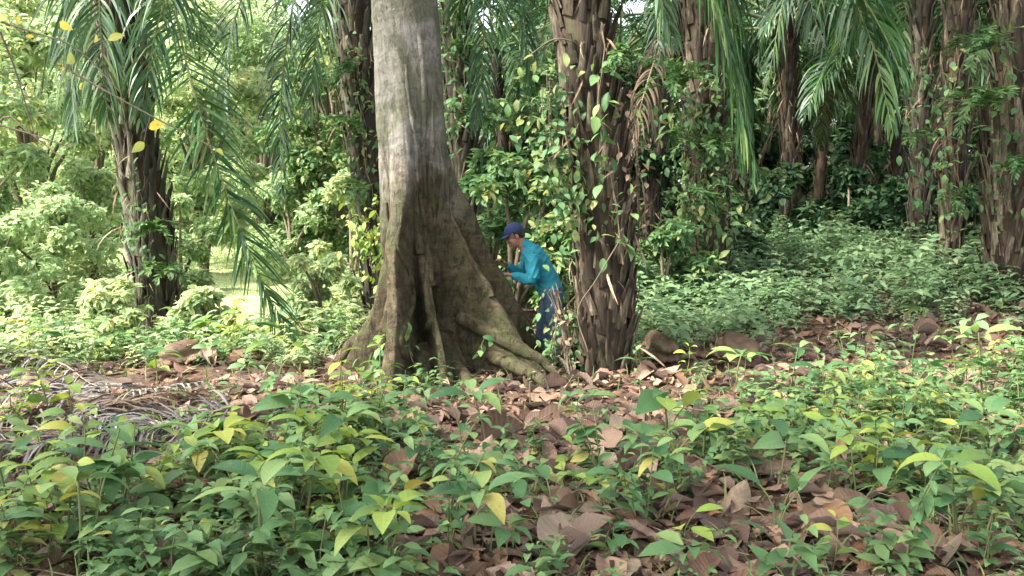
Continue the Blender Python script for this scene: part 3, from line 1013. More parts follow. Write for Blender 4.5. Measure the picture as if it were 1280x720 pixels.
def plant(kind, r, low=False):
    """-> (stem geo, leaf geo) in local space, unit is metres"""
    gs, gl = Geo(), Geo()
    TT = OVL if low else OV
    Ms, Ps, Rs = [], [], []

    def leaf(p, yaw, pitch, roll, size, k):
        Ms.append((rot(yaw, pitch, roll) * size, k))
        Ps.append(p)
        Rs.append(r.random())

    if kind == 'seedling':            # leafy upright shoots with opposite pairs
        ns = r.integers(1, 4)
        for q in range(ns):
            h = r.uniform(.16, .42)
            a0 = r.uniform(0, 6.28)
            b = np.array([r.normal(0, .05), r.normal(0, .05), -.03])
            tip = b + [math.cos(a0) * h * .25, math.sin(a0) * h * .25, h]
            P = spline([b, (b + tip) / 2 + [r.normal(0, .015), r.normal(0, .015), .02], tip], 5)
            tube(gs, P, np.linspace(.005, .0025, 5), 4)
            nn = r.integers(3, 5)
            for i in range(nn):
                f = .35 + .65 * i / (nn - 1)
                p = P[0] * (1 - f) + P[-1] * f
                size = (.15 if i < nn - 1 else .10) * r.uniform(.7, 1.25)
                for s_ in (0, PI):
                    if r.random() < .1:
                        continue
                    ya = a0 + i * PI / 2 + s_ + r.normal(0, .25)
                    leaf(p + np.array([math.cos(ya), math.sin(ya), .3]) * .018, ya, r.uniform(.0, .5), r.normal(0, .25), size, r.integers(0, 3))
    elif kind == 'rosette':          # single stem, whorl of large drooping leaves on top
        h = r.uniform(.18, .38)
        tip = np.array([r.normal(0, .04), r.normal(0, .04), h])
        P = spline([(0, 0, -.03), tip * .5 + [0.01, 0, 0], tip], 5)
        tube(gs, P, np.linspace(.006, .004, 5), 4)
        n = r.integers(5, 9)
        for i in range(n):
            ya = i * 2.4 + r.normal(0, .2)
            L = r.uniform(.14, .22) * (1 if i < n - 2 else .6)
            p2 = tip + np.array([math.cos(ya), math.sin(ya), .25]) * .03
            leaf(p2 - [0, 0, .03 * i / n], ya, r.uniform(-.1, .45), r.normal(0, .3), L, r.integers(0, 2))
    elif kind == 'bushy':           # many smaller leaves on forking stems
        for q in range(r.integers(3, 6)):
            a0 = r.uniform(0, 6.28)
            h = r.uniform(.2, .5)
            tip = np.array([math.cos(a0) * h * .5, math.sin(a0) * h * .5, h])
            P = spline([(0, 0, -.03), tip * [.35, .35, .5], tip], 7)
            tube(gs, P, np.linspace(.005, .002, 7), 4)
            for i in range(1, 7):
                for s_ in (-1, 1):
                    ya = a0 + s_ * 1.2 + r.normal(0, .4)
                    leaf(P[i], ya, r.uniform(-.3, .4), r.normal(0, .4), r.uniform(.065, .12), r.integers(0, 3))
            leaf(P[-1], a0, .2, 0, .08, 0)
    elif kind == 'arum':           # a few very broad leaves on long stalks
        for q in range(r.integers(2, 4)):
            a0 = r.uniform(0, 6.28)
            h = r.uniform(.15, .32)
            tip = np.array([math.cos(a0) * .12, math.sin(a0) * .12, h])
            tube(gs, spline([(0, 0, -.03), tip * [.3, .3, .6], tip], 5), .004, 4)
            leaf(tip, a0, r.uniform(-.4, .9), r.normal(0, .3), r.uniform(.18, .27), r.integers(1, 3))
    for k in range(3):
        idx = [i for i in range(len(Ps)) if Ms[i][1] == k]
        if idx:
            inst(gl, TT[k], np.array([Ms[i][0] for i in idx]), np.array([Ps[i] for i in idx]), np.array([Rs[i] for i in idx]))
    return gs, gl


rp = np.random.default_rng(5)
PL = {}
for kind, nvar in (('seedling', 6), ('rosette', 4), ('bushy', 4), ('arum', 3)):
    for mat in ('leaf', 'leaf_yellow'):
        PL[kind, mat] = []
        for i in range(nvar):
            gs, gl = plant(kind, rp)
            PL[kind, mat].append((gs.mesh('stem', M['stem']), gl.mesh('leaves', M[mat])))


def gp0(px, py):
    d = 1.6 * F / (py - 262)
    return (px - 640) / F * d, d


KEEP = [(*gp0(758, 590), .28), (*gp0(700, 550), .3), (*gp0(715, 712), .22), (*gp0(620, 530), .35), (*gp0(1060, 695), .22)]


# how green the floor is (0 bare litter .. 1 closed cover), a function of place
def greenness(x, y):
    x = np.asarray(x, float)
    y = np.asarray(y, float)
    n = .5 + .5 * np.sin(2.1 * x + 1.1 * y + .5) * np.sin(1.7 * y - 1.3 * x) + .25 * np.sin(4.3 * x + 2) * np.sin(3.9 * y)
    g = .30 + .5 * (n - .5)
    yl = 4.9 + 1.7 * sst(-2.3, -1.6, x)
    g = g + (.50 + .25 * np.sin(3.3 * x + 1) * np.sin(2.9 * y)) * sst(-.5, -1.1, x + .25 * (y - 5)) * sst(0, -.5, y - yl - .2)                 # lower left: dense
    g = g - .75 * np.exp(-((x - .45) / 1.1) ** 2 - ((y - 6.7) / 1.1) ** 2)            # litter before the tree
    g = g - .55 * np.exp(-((x - 2.0) / 1.3) ** 2 - ((y - 8.4) / .7) ** 2)             # litter right of the palm
    g = g - .45 * np.exp(-((x - 4.6) / 1.2) ** 2 - ((y - 10.0) / 1.1) ** 2)
    g = g + .9 * sst(9.6, 10.6, y - .35 * np.abs(x - 2.2)) * sst(.8, 1.4, x)                        # right meadow
    g = g + .26 * sst(.9, 1.9, x) * sst(9.0, 8.2, y)
    g = g + .35 * np.exp(-((x - 1.7) / .7) ** 2 - ((y - 5.6) / .8) ** 2)
    g = g + .45 * np.exp(-((x - 3.4) / 1.0) ** 2 - ((y - 6.4) / 1.0) ** 2)
    g = g - .25 * np.exp(-((x - 1.6) / 1.2) ** 2 - ((y - 4.2) / .45) ** 2)
    g = g + .35 * np.exp(-((x - .0) / .75) ** 2 - ((y - 4.7) / .8) ** 2)
    g = g - .7 * np.exp(-((x + 3.0) / 1.4) ** 2 - ((y - 6.9) / 1.2) ** 2)             # dead frond heap
    g = g + .8 * sst(8.3, 9.2, y) * sst(-.9, -1.8, x)
    g = g - (1.1 * np.exp(-((x - 4.5) / 1.2) ** 2 - ((y - 10.7) / .9) ** 2) + .8 * np.exp(-((x - 6.3) / .8) ** 2 - ((y - 11.6) / .6) ** 2)) * (.7 + .4 * np.sin(3.1 * x) * np.sin(2.7 * y + 1)) - .5 * np.exp(-((x - 3.2) / .35) ** 2 - ((y - 11.5) / 1.2) ** 2) - .8 * np.exp(-((x - 3.0) / .8) ** 2 - ((y - 9.4) / .7) ** 2)
    for kx, ky, kr in KEEP:
        g = g - 1.2 * np.exp(-((x - kx) ** 2 + (y - ky) ** 2) / kr ** 2)
    g = g - .2 * sst(.2, .7, np.sin(1.9 * x + 4) * np.sin(2.3 * y + x)) 
    return g


def in_trunk(x, y, m=.0):
    return ((np.abs(x - TX) < 1.0 + m) & (np.abs(y - TY) < .75 + m)) | (np.hypot(x - .92, y - 8.7) < .38 + m) | (np.hypot(x + 4.62, y - 11.4) < .4 + m) | ((np.abs(x - .45) < .3) & (np.abs(y - 9.3) < .3))


def inframe(x, y):
    return np.abs(x) < y * .60 + .25


ORD = ['first', 'second', 'third', 'fourth', 'fifth', 'sixth', 'seventh', 'eighth', 'ninth', 'tenth', 'eleventh', 'twelfth']


def place_words(x, y):
    px = 640 + x / y * F
    col = ['far left', 'centre-left', 'below left buttress', 'below front buttress', 'below thick palm', 'below earth hollow', 'centre-right', 'far right'][int(np.clip(px / 160, 0, 7))]
    row = ['bottom row', 'second row', 'mid floor', 'upper floor', 'far floor', 'far verge'][int(np.searchsorted([4.5, 5.3, 6.5, 8.0, 10.], y))]
    return col, row


pend = []          # (object, look words, x, y)


def put_plant(kind, mat, x, y, s, tone=None):
    v = PL[kind, mat][int(rp.integers(0, len(PL[kind, mat])))]
    nm_ = {'seedling': 'seedling', 'rosette': 'rosette_plant', 'bushy': 'herb_plant', 'arum': 'broadleaf_plant'}[kind]
    o = link(nm_, None, None, (x, y, float(gz(x, y))))
    o.rotation_euler = (rp.normal(0, .08), rp.normal(0, .08), rp.uniform(0, 6.28))
    o.scale = (s, s, s * rp.uniform(.85, 1.15))
    link('stem', v[0], o)
    link('leaves', v[1], o)
    o['category'] = 'plant'
    o['group'] = {'seedling': 'leafy green seedlings on the forest floor', 'rosette': 'seedlings with a whorl of drooping leaves', 'bushy': 'small-leaved herbs', 'arum': 'broad-leaved young plants'}[kind]
    look = {'seedling': 'seedling with paired leaves', 'rosette': 'seedling with a drooping leaf whorl', 'bushy': 'small-leaved herb', 'arum': 'broad-leaved plant'}[kind]
    sz = 'small' if s < .85 else 'tall' if s > 1.15 else 'medium'
    pend.append((o, f"{sz} {'yellow-green' if mat == 'leaf_yellow' else 'green'} {look}", x, y))
    return o


# hand-placed plants that stand out in the photo
for kind, mat, px, py, s in [('rosette', 'leaf', 610, 575, 1.25), ('arum', 'leaf', 980, 690, 1.0), ('arum', 'leaf', 1215, 700, 1.0), ('rosette', 'leaf', 1110, 600, 1.3), ('rosette', 'leaf', 1240, 520, 1.7),
                             ('rosette', 'leaf', 925, 490, 1.5), ('seedling', 'leaf', 950, 560, 1.2), ('arum', 'leaf', 690, 660, .9), ('rosette', 'leaf', 330, 690, 1.3), ('seedling', 'leaf', 560, 690, 1.1),
                             ('seedling', 'leaf_yellow', 455, 520, 1.5), ('seedling', 'leaf_yellow', 480, 500, 1.4), ('bushy', 'leaf_yellow', 425, 545, 1.4), ('arum', 'leaf', 105, 712, 1.2), ('arum', 'leaf_yellow', 208, 452, 1.5),
                             ('arum', 'leaf_yellow', 860, 700, .7), ('rosette', 'leaf', 800, 640, 1.), ('seedling', 'leaf', 1150, 470, 1.3), ('bushy', 'leaf', 230, 455, 1.4), ('seedling', 'leaf_yellow', 75, 590, 1.3),
                             ('arum', 'leaf_yellow', 260, 600, 1.3), ('seedling', 'leaf', 870, 560, 1.1), ('rosette', 'leaf', 1040, 530, 1.1), ('seedling', 'leaf', 1060, 480, 1.1), ('seedling', 'leaf', 180, 450, 1.3)]:
    d = 1.6 * F / (py - 262 + 0.)
    put_plant(kind, mat, (px - 640) / F * d, d, s)

cnt = 0
tries = 0
while cnt < 265 and tries < 9000:
    tries += 1
    u_ = rp.random()
    y = 3.6 + 6.5 * u_ ** 1.25
    x = rp.uniform(-1, 1) * y * .60
    if in_trunk(x, y, .12):
        continue
    g_ = greenness(x, y)
    if rp.random() > np.clip(g_ * .95, .015, 1):
        continue
    left = x < -.9 - .0 * y
    kind = rp.choice(['seedling', 'rosette', 'bushy', 'arum'], p=[.50, .22, .22, .06] if left else [.42, .30, .22, .06])
    mat = 'leaf_yellow' if rp.random() < (.42 if left else .13) else 'leaf'
    put_plant(kind, mat, x, y, rp.uniform(.6, 1.35) * (1.08 if left else .95))
    cnt += 1


def finish_labels(pend):
    by = {}
    for o, look, x, y in pend:
        by.setdefault((look, place_words(x, y)), []).append((x / y, o))
    for (look, (col, row)), lst in by.items():
        lst.sort(key=lambda t: t[0])
        for i, (_, o) in enumerate(lst):
            o['label'] = f'{look} {col}, {row}' + (f', {ORD[min(i, 11)]} from left' if len(lst) > 1 else '')


# ------------------------------------------------------------------ ground cover (countless small leaves)
def cover(name, label, n, sample, mats, size, tmpl_kind=('seedling', 'bushy', 'rosette'), ntmp=8, hs=1.):
    rr = np.random.default_rng(len(name) * 7 + n)
    gs_, gl_ = Geo(), Geo()
    temps = []
    for i in range(ntmp):
        a_, b_ = plant(tmpl_kind[i % len(tmpl_kind)], rr, low=True)
        temps.append(b_.arr())
    x, y = sample(rr, n)
    k = rr.integers(0, ntmp, len(x))
    for i in range(ntmp):
        m = k == i
        c = m.sum()
        if not c:
            continue
        s_ = size * (.5 + 1.0 * rr.random(c) ** 1.8)
        Mx = rot(rr.uniform(0, 6.28, c), rr.normal(0, .12, c), rr.normal(0, .12, c)) * s_[:, None, None]
        Mx[:, 2, :] *= hs
        T = temps[i]
        P = np.stack([x[m], y[m], gz(x[m], y[m])], -1)
        V_, Q_, A_ = T
        VV = np.einsum('nij,kj->nki', Mx, V_) + P[:, None]
        QQ = Q_[None] + (np.arange(c) * len(V_))[:, None, None]
        AA = np.repeat(A_[None], c, 0).copy()
        AA[:, :, 2] = np.clip(AA[:, :, 2] * .6 + rr.random(c)[:, None] * .4, 0, 1)
        gl_.add(VV.reshape(-1, 3), QQ.reshape(-1, 4), AA.reshape(-1, 3))
    return tag(link(name, gl_.mesh(name, mats)), label, 'ground cover', kind='stuff')


def samp_fg(rr, n):
    y = rr.uniform(3.4, 10.5, n * 3)
    x = rr.uniform(-1, 1, n * 3) * y * .62
    k = (rr.random(n * 3) < np.clip(greenness(x, y) * 1.1, .04, 1)) & ~in_trunk(x, y, .02)
    return x[k][:n], y[k][:n]


def samp_right(rr, n):
    y = 9.2 + 11.5 * rr.random(n * 2) ** .9
    x = rr.uniform(.9, 1, n * 2) * 0 + rr.uniform(0, 1, n * 2) * (y * .62 - .9) + .9
    pt = .5 + .5 * np.sin(2.3 * x + 1.1 * y) * np.sin(1.9 * y - 1.4 * x + 2) + .3 * np.sin(5.1 * x + 2 * y)
    k = (rr.random(n * 2) < np.clip(greenness(x, y), .05, 1) * np.clip(.25 + pt, .15, 1)) & ~in_trunk(x, y, .02)
    return x[k][:n], y[k][:n]


def samp_left(rr, n):
    y = 8.6 + 20 * rr.random(n * 2) ** 1.2
    x = -rr.uniform(0, 1, n * 2) * (y * .64) - .4
    # the open grassy gap stays thin
    gap = np.exp(-((x + .285 * y) / 1.5) ** 2 - ((y - 17) / 7) ** 4) + np.exp(-((x + 5.7) / 1.5) ** 2 - ((y - 10.6) / 1.0) ** 2)
    k = (rr.random(n * 2) > gap * 1.2) & ~in_trunk(x, y, .05)
    return x[k][:n], y[k][:n]


cover('low_seedling_carpet', 'low mixed green seedlings carpeting the forest floor around the trees', 600, samp_fg, M['cover'], .75)
cover('meadow_undergrowth', 'dense pale green undergrowth in front of the shaded palms', 3600, samp_right, M['meadow'], 1.0)
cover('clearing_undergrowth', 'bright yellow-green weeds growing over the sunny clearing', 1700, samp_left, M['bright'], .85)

# grass
rr = np.random.default_rng(3)


def grass(name, label, x, y, lo, hi, mat, w=1.):
    g = Geo()
    n = len(x)
    s_ = rr.uniform(lo, hi, n)
    Mx = rot(rr.uniform(0, 6.28, n), rr.uniform(.7, 1.5, n), rr.normal(0, .3, n)) * s_[:, None, None]
    inst(g, BLADE, Mx, np.stack([x, y, gz(x, y) - .01], -1), rr.random(n))
    return tag(link(name, g.mesh(name, mat)), label, 'grass', kind='stuff')


y = rr.uniform(9, 30, 14000)
x = -rr.random(14000) * y * .64
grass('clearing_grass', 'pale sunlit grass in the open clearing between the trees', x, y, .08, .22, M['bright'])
y = rr.uniform(3.4, 10.5, 9000)
x = rr.uniform(-1, 1, 9000) * y * .62
k = ~in_trunk(x, y) & (rr.random(9000) < .25 + .6 * np.clip(greenness(x, y), 0, 1))
grass('floor_grass', 'thin grass blades scattered between seedlings and dead leaves', x[k], y[k], .08, .28, M['grass'])

# ------------------------------------------------------------------ dry leaves
DL = []
for i in range(9):
    T = leaf_t(1, [.62, .72, .55, .66, .80, .6, .5, .7, .62][i], 11, 9, [.5, -.5, .9, .2, .35, 1.6, -1.0, .7, .1][i], [.15, .1, .3, -.1, .02, .35, .1, .2, .5][i], tip=.8, base=.25,
               wave=[.05, .07, .08, .09, .02, .07, .10, .06, .09][i], seed=i, curl=[.2, -.3, .5, .3, .0, .8, -.6, .4, 1.0][i], wmax=.5)
    DL.append(T)
DLL = [leaf_t(1, .62, 4, 5, [.5, -.4, 1.2, .2][i], .15, wave=.09, seed=i + 9, curl=[.3, -.4, .7, .1][i], wmax=.5, base=.25) for i in range(4)]
DM = [mesh_np('dry_leaf', T[0] - [.5, 0, 0], T[1], T[2], [M['dry']]) for T in DL]


def litterness(x, y):
    g = 1.0 - .75 * np.clip(greenness(x, y), 0, 1.2)
    g = g * (1 - .9 * sst(12.3, 13.5, y)) * (1 - .7 * sst(-1.8, -2.6, x))
    return np.clip(g, .03, 1)


def put_dry(x, y, L, v=None, yaw=None, pitch=0., roll=0., dz=.03, label=None):
    v = int(rp.integers(0, 9)) if v is None else v
    o = link('dry_leaf', DM[v], None, (x, y, float(gz(x, y)) + dz))
    o.rotation_euler = (roll, pitch, rp.uniform(0, 6.28) if yaw is None else yaw)
    o.scale = (L, L, L)
    o['category'] = 'dead leaf'
    o['group'] = 'large dry brown leaves on the forest floor'
    if label:
        o['label'] = label
    else:
        nmv = ['flat oval', 'domed', 'folded', 'wavy', 'round flat', 'tightly curled', 'arched', 'cupped', 'crumpled'][v]
        sz = 'small' if L < .22 else 'big' if L > .31 else 'mid-sized'
        pend.append((o, f'{sz} {nmv} brown dead leaf', x, y))
    return o


def gp(px, py):
    d = 1.6 * F / (py - 262)
    return (px - 640) / F * d, d


x, y = gp(758, 575)
put_dry(x, y, .30, 4, R(100), -.30, -.1, .10, 'large flat round pinkish-brown leaf with clear ribs in front of the thick palm')
x, y = gp(700, 540)
put_dry(x, y, .36, 0, R(20), -.15, .25, .09, 'greyish ribbed dead leaf lying beside the round pinkish leaf')
x, y = gp(715, 700)
put_dry(x, y, .46, 3, R(70), -.15, .1, .08, 'huge ribbed brown leaf at the bottom edge below the thick palm')
x, y = gp(1085, 540)
put_dry(x, y, .30, 5, R(80), -1.1, .2, .12, 'orange-brown dead leaf standing upright among the seedlings')
x, y = gp(1040, 600)
put_dry(x, y, .34, 7, R(60), -1.0, .3, .12, 'brown curled leaf propped up by a whorled seedling')
x, y = gp(500, 620)
put_dry(x, y, .33, 2, R(60), -.9, .2, .12, 'brown folded leaf tilted up beyond the lower left seedlings')
x, y = gp(645, 462)
put_dry(x, y, .48, 3, R(-20), .15, .2, .12, 'large pinkish leaf piled between the right buttress roots')
x, y = gp(610, 455)
put_dry(x, y, .40, 2, R(70), -.5, .2, .15, 'folded reddish leaf leaning in the hollow between the buttresses')
cnt = 8
tries = 0
while cnt < 230 and tries < 20000:
    tries += 1
    y = 3.7 + 8.2 * rp.random() ** 1.2
    x = rp.uniform(-1, 1) * y * .60
    if in_trunk(x, y, -.12) or rp.random() > litterness(x, y):
        continue
    put_dry(x, y, rp.uniform(.13, .36), None, None, rp.normal(0, .2), rp.normal(0, .2), rp.uniform(.02, .07))
    cnt += 1
finish_labels(pend)
# dense leaf litter, countless
g = Geo()
n = 17000
y = 3.4 + 10. * rr.random(n)
x = rr.uniform(-1, 1, n) * y * .62
k = (rr.random(n) < litterness(x, y) + .12)
x, y = x[k], y[k]
v = rr.integers(0, 4, len(x))
for i in range(4):
    m = v == i
    c = m.sum()
    T = DLL[i]
    Mx = rot(rr.uniform(0, 6.28, c), rr.normal(0, .3, c), rr.normal(0, .3, c)) * (.035 + .21 * rr.random(c) ** 1.6)[:, None, None]
    inst(g, T, Mx, np.stack([x[m], y[m], gz(x[m], y[m]) + rr.uniform(.0, .05, c)], -1), rr.random(c))
tag(link('leaf_litter', g.mesh('leaf_litter', M['dry'])), 'brown dead leaf litter covering the soil', 'leaf litter', kind='stuff')
# twigs litter
g = Geo()
for i in range(420):
    y = rr.uniform(3.6, 10)
    x = rr.uniform(-1, 1) * y * .6
    a_ = rr.uniform(0, 6.28)
    L = rr.uniform(.15, .6)
    p = np.array([x, y, float(gz(x, y)) + rr.uniform(.01, .07)])
    dv = np.array([math.cos(a_), math.sin(a_), rr.normal(0, .15)]) * L
    tube(g, spline([p, p + dv * .5 + rr.normal(0, .02, 3), p + dv], 5), rr.uniform(.002, .005), 4)
tag(link('twig_litter', g.mesh('twig_litter', M['twig'])), 'thin dead twigs lying among the leaf litter', 'twigs', kind='stuff')

# ------------------------------------------------------------------ earth hollow clods, rocks
def clod(x, y, s, label, name='soil_clod', mat='soil', cat='soil clod', seed=0):
    bm = bmesh.new()
    bmesh.ops.create_icosphere(bm, subdivisions=4, radius=1)
    r = np.random.default_rng(seed)
    ph = r.uniform(0, 6, (5, 3))
    for v in bm.verts:
        c = v.co
        f = 1 + .18 * math.sin(3 * c.x + ph[0][0]) * math.sin(2.6 * c.y + ph[0][1]) + .12 * math.sin(7 * c.z + ph[1][0] + 4 * c.x) + .06 * math.sin(15 * c.x + ph[2][0]) * math.sin(13 * c.y + 9 * c.z)
        v.co = Vector((c.x * s[0], c.y * s[1], c.z * s[2])) * f
    me = bpy.data.meshes.new(name)
    bm.to_mesh(me)
    bm.free()
    for p in me.polygons:
        p.use_smooth = True
    me.materials.append(M[mat])
    o = link(name, me, None, (x, y, float(gz(x, y)) + s[2] * .3))
    o.rotation_euler = (0, 0, r.uniform(0, 6))
    tag(o, label, cat)


x, y = gp(470 - 310, 462)
clod(-3.9, 8.9, (.28, .2, .12), 'rounded brown earth clod below the grey left palm', seed=1)
clod(-3.2, 8.7, (.35, .2, .14), 'long brown earth hump between the left palm and the dead frond heap', seed=2)
clod(-2.7, 8.9, (.2, .16, .10), 'small brown earth lump nearest the buttressed tree', seed=3)
clod(-5.0, 8.3, (.3, .2, .13), 'dark weathered lump at the left picture edge beside the dead fronds', seed=4)
clod(1.55, 9.35, (.35, .16, .16), 'crumbling reddish soil bank behind the hollow beside the thick palm', seed=5)
clod(2.4, 9.35, (.45, .18, .17), 'long dark soil bank at the far side of the hollow', seed=6)

# ------------------------------------------------------------------ dead fronds on the left
for i, (pts, ll, mat, lab) in enumerate([
    ([(-40, 462), (60, 478), (110, 490), (165, 503), (250, 510)], .38, 'palm_grey', 'bleached grey dead frond with curled leaflets on top of the heap'),
    ([(-60, 500), (60, 520), (170, 540), (265, 540)], .7, 'palm_grey', 'grey dead frond with long flattened leaflets in the heap'),
    ([(300, 545), (200, 552), (100, 575), (0, 600)], .7, 'palm_grey', 'grey dead frond nearest the yellow-green seedlings'),
    ([(-60, 560), (20, 548), (100, 550), (170, 565)], .5, 'palm_grey', 'grey dead frond in front of the heap at the left picture edge'),
    ([(-30, 535), (60, 540), (150, 530), (220, 510)], .6, 'palm_dry', 'brown dead frond crossing under the middle of the heap'),
    ([(280, 425), (340, 415), (400, 405), (440, 415)], .45, 'palm_grey', 'pale dead frond lying between the left palm and the buttressed tree'),
    ([(330, 440), (360, 430), (410, 425), (450, 430)], .4, 'palm_dry', 'dull brown dead frond beside the left buttress')]):
    P = []
    for j, (px, py) in enumerate(pts):
        x, y = gp(px, py)
        P.append((x, y, float(gz(x, y)) + .10 + .05 * math.sin(j * 2 + i)))
    P = spline(P, 20)
    root = thing('dead_frond', lab, 'dead palm frond', tuple(P[0]), 'dead palm fronds on the ground')
    gl, gr = frond_geo(P, 80, ll, .8, .015, .05, .012, 40 + i)
    V_ = gl.V[0]
    V_[:, 2] = np.maximum(V_[:, 2], gz(V_[:, 0], V_[:, 1]) + .015 + .05 * rng.random(len(V_)))
    part('leaflets', gl, M[mat], root)
    part('rachis', gr, M['twig'], root)


# ------------------------------------------------------------------ ferns and creepers on trunks
def fern_geo(p, outdir, n=9, L=.6, seed=0, small=False):
    r = np.random.default_rng(seed)
    g, gr = Geo(), Geo()
    for i in range(n):
        a0 = math.atan2(outdir[1], outdir[0]) + r.uniform(-1.4, 1.4)
        P = arc(L * r.uniform(.6, 1.15), r.uniform(.1, 1.1), r.uniform(1.4, 2.3), 9, a0) + p + r.normal(0, .03, 3)
        a_, b_ = frond_geo(P, 20 if not small else 12, .13 * L / .6, .25, .030, .12, .004, int(r.integers(1e6)), rows=3)
        for q in range(len(a_.V)):
            g.add(a_.V[q], a_.Q[q], a_.A[q])
        for q in range(len(b_.V)):
            gr.add(b_.V[q], b_.Q[q], b_.A[q])
    return g, gr


def fern(px, py, d, L, label, n=9, seed=0, out=(0, -1)):
    p = W(px, py, d)
    root = thing('fern', label, 'fern', tuple(p), 'ferns growing on the palm trunks')
    g, gr = fern_geo(p, out, n, L, seed)
    part('fronds', g, M['fern'], root)
    part('stalks', gr, M['stem'], root)


fern(1240, 60, 12.2, .75, 'bright fern high on the broad tan palm at the edge', 11, 1, (-1, -.6))
fern(1238, 135, 12.2, .85, 'large drooping fern halfway up the broad tan palm', 12, 2, (-1, -.6))
fern(1268, 210, 12.1, .6, 'small fern low on the broad tan palm', 8, 3)
fern(850, 110, 12.9, .8, 'spreading fern at the top of the creeper-covered trunk', 12, 4, (-.5, -1))
fern(880, 180, 12.9, .7, 'fern on the creeper-covered trunk beneath the top fern', 10, 5)
fern(870, 245, 12.8, .65, 'fern at the foot of the creeper-covered trunk', 10, 6)
fern(1192, 250, 13.6, .55, 'fern near the ground on the slim brown palm', 8, 7)
fern(1148, 170, 15.1, .5, 'fern on the thin dark palm trunk', 8, 8)
fern(440, 90, 12.2, .5, 'fern high on the trunk hidden behind the pale tree', 9, 9, (-1, -.5))
fern(445, 160, 12.2, .5, 'fern in the middle of the trunk hidden behind the pale tree', 9, 10, (-1, -.5))
fern(455, 235, 12.2, .5, 'fern low on the trunk hidden behind the pale tree', 9, 11, (-1, -.5))
fern(572, 70, 14.1, .6, 'upper fern on the leafy trunk above the man', 9, 12)
fern(582, 150, 14.1, .6, 'lower fern on the leafy trunk above the man', 9, 13)
fern(190, 290, 11.0, .45, 'pale fern on the grey left palm', 9, 14)
fern(205, 340, 11.0, .45, 'small fern low on the grey left palm', 9, 15)
fern(768, 70, 8.35, .35, 'tiny fern high on the thick middle palm', 6, 16, (1, -1))


def creeper(pts, label, nleaf, size, spread, mat='bush', seed=0, name='creeper', stemr=.006, cat='creeper', nst=3):
    r = np.random.default_rng(seed)
    P0 = spline([W(*p) for p in pts], 24)
    root = thing(name, label, cat, tuple(P0[0]))
    gs, gl = Geo(), Geo()
    for k in range(nst):
        off = r.normal(0, spread * .35, 3)
        P = P0 + off + np.cumsum(r.normal(0, spread * .07, (24, 3)), 0)
        tube(gs, P, stemr * r.uniform(.5, 1.1), 5)
    k = r.integers(0, 24, nleaf)
    P = P0[k] + r.normal(0, spread, (nleaf, 3)) * [1, .5, 1]
    Mx = rot(r.uniform(-PI, 0, nleaf), r.normal(-.6, .5, nleaf), r.normal(0, .5, nleaf)) * (size * r.uniform(.6, 1.3, nleaf))[:, None, None]
    inst(gl, OV[2], Mx, P, r.random(nleaf))
    part('stem', gs, M['twig'], root)
    part('leaves', gl, M[mat], root)


creeper([(716, 275, 8.4), (705, 235, 8.4), (690, 180, 8.4), (688, 100, 8.4)], 'dense green creeper hanging on the left side of the thick middle palm', 380, .10, .15, 'bush', 1)
creeper([(780, 330, 8.3), (770, 240, 8.3), (752, 150, 8.3), (762, 60, 8.3)], 'pale-leaved vine climbing the face of the thick middle palm', 46, .15, .07, 'leaf', 2, nst=2)
creeper([(800, 300, 8.6), (792, 220, 8.5), (785, 120, 8.5)], 'thin vine with dry curled leaves on the far side of the thick palm', 90, .08, .08, 'palm_dry', 3)
creeper([(712, 470, 8.3), (704, 410, 8.35), (690, 360, 8.4)], 'withered brown vine between the man and the thick palm', 70, .07, .055, 'palm_dry', 4, nst=9)
creeper([(694, 476, 8.6), (700, 445, 8.6), (702, 404, 8.6)], 'green weed clump hiding the boots of the man', 260, .09, .11, 'bush', 5)
creeper([(470, 500, 8.0), (478, 460, 8.1), (495, 430, 8.15)], 'grey-green creeper in the hollow of the left buttress', 80, .13, .08, 'leaf', 6)
creeper([(530, 480, 8.0), (515, 440, 8.05), (505, 400, 8.1)], 'small vine climbing the front buttress', 16, .10, .04, 'leaf', 7, nst=1)
creeper([(598, 440, 8.35), (604, 430, 8.3), (607, 420, 8.3)], 'little seedling with pale leaves in the dark gap between buttresses', 7, .12, .03, 'leaf', 8, nst=1, name='seedling', cat='plant')
creeper([(470, 330, 9.6), (465, 300, 9.7), (455, 280, 9.8)], 'yellow-green weed behind the left side of the pale trunk', 160, .10, .16, 'leaf_yellow', 9)
creeper([(860, 300, 12.9), (880, 250, 12.9), (885, 180, 13.0), (862, 120, 13.0)], 'green creepers wrapped all over the short fern-covered trunk', 650, .14, .28, 'bush', 10)
creeper([(560, 170, 14.), (575, 80, 14.), (568, 10, 14.)], 'light green creeper on the leafy trunk above the man', 260, .13, .22, 'bush', 11)
creeper([(470, 280, 12.3), (455, 180, 12.3), (440, 60, 12.3)], 'moss-green creeper on the trunk behind the pale tree', 260, .11, .20, 'bush', 12)
creeper([(1190, 280, 13.6), (1180, 180, 13.7), (1200, 60, 13.7)], 'sparse creeper on the slim brown palm', 120, .13, .14, 'bush', 13)
creeper([(1152, 270, 15.), (1146, 150, 15.), (1150, 60, 15.)], 'creeper with pale leaves on the thin dark palm', 110, .14, .14, 'bush', 14)
creeper([(180, 400, 11.), (172, 300, 11.), (168, 220, 11.)], 'thin ivy on the grey left palm trunk', 90, .10, .13, 'fern', 15)
creeper([(1262, 270, 12.1), (1255, 180, 12.1), (1262, 60, 12.1)], 'sparse creeper on the broad tan palm', 70, .13, .16, 'fern', 16)
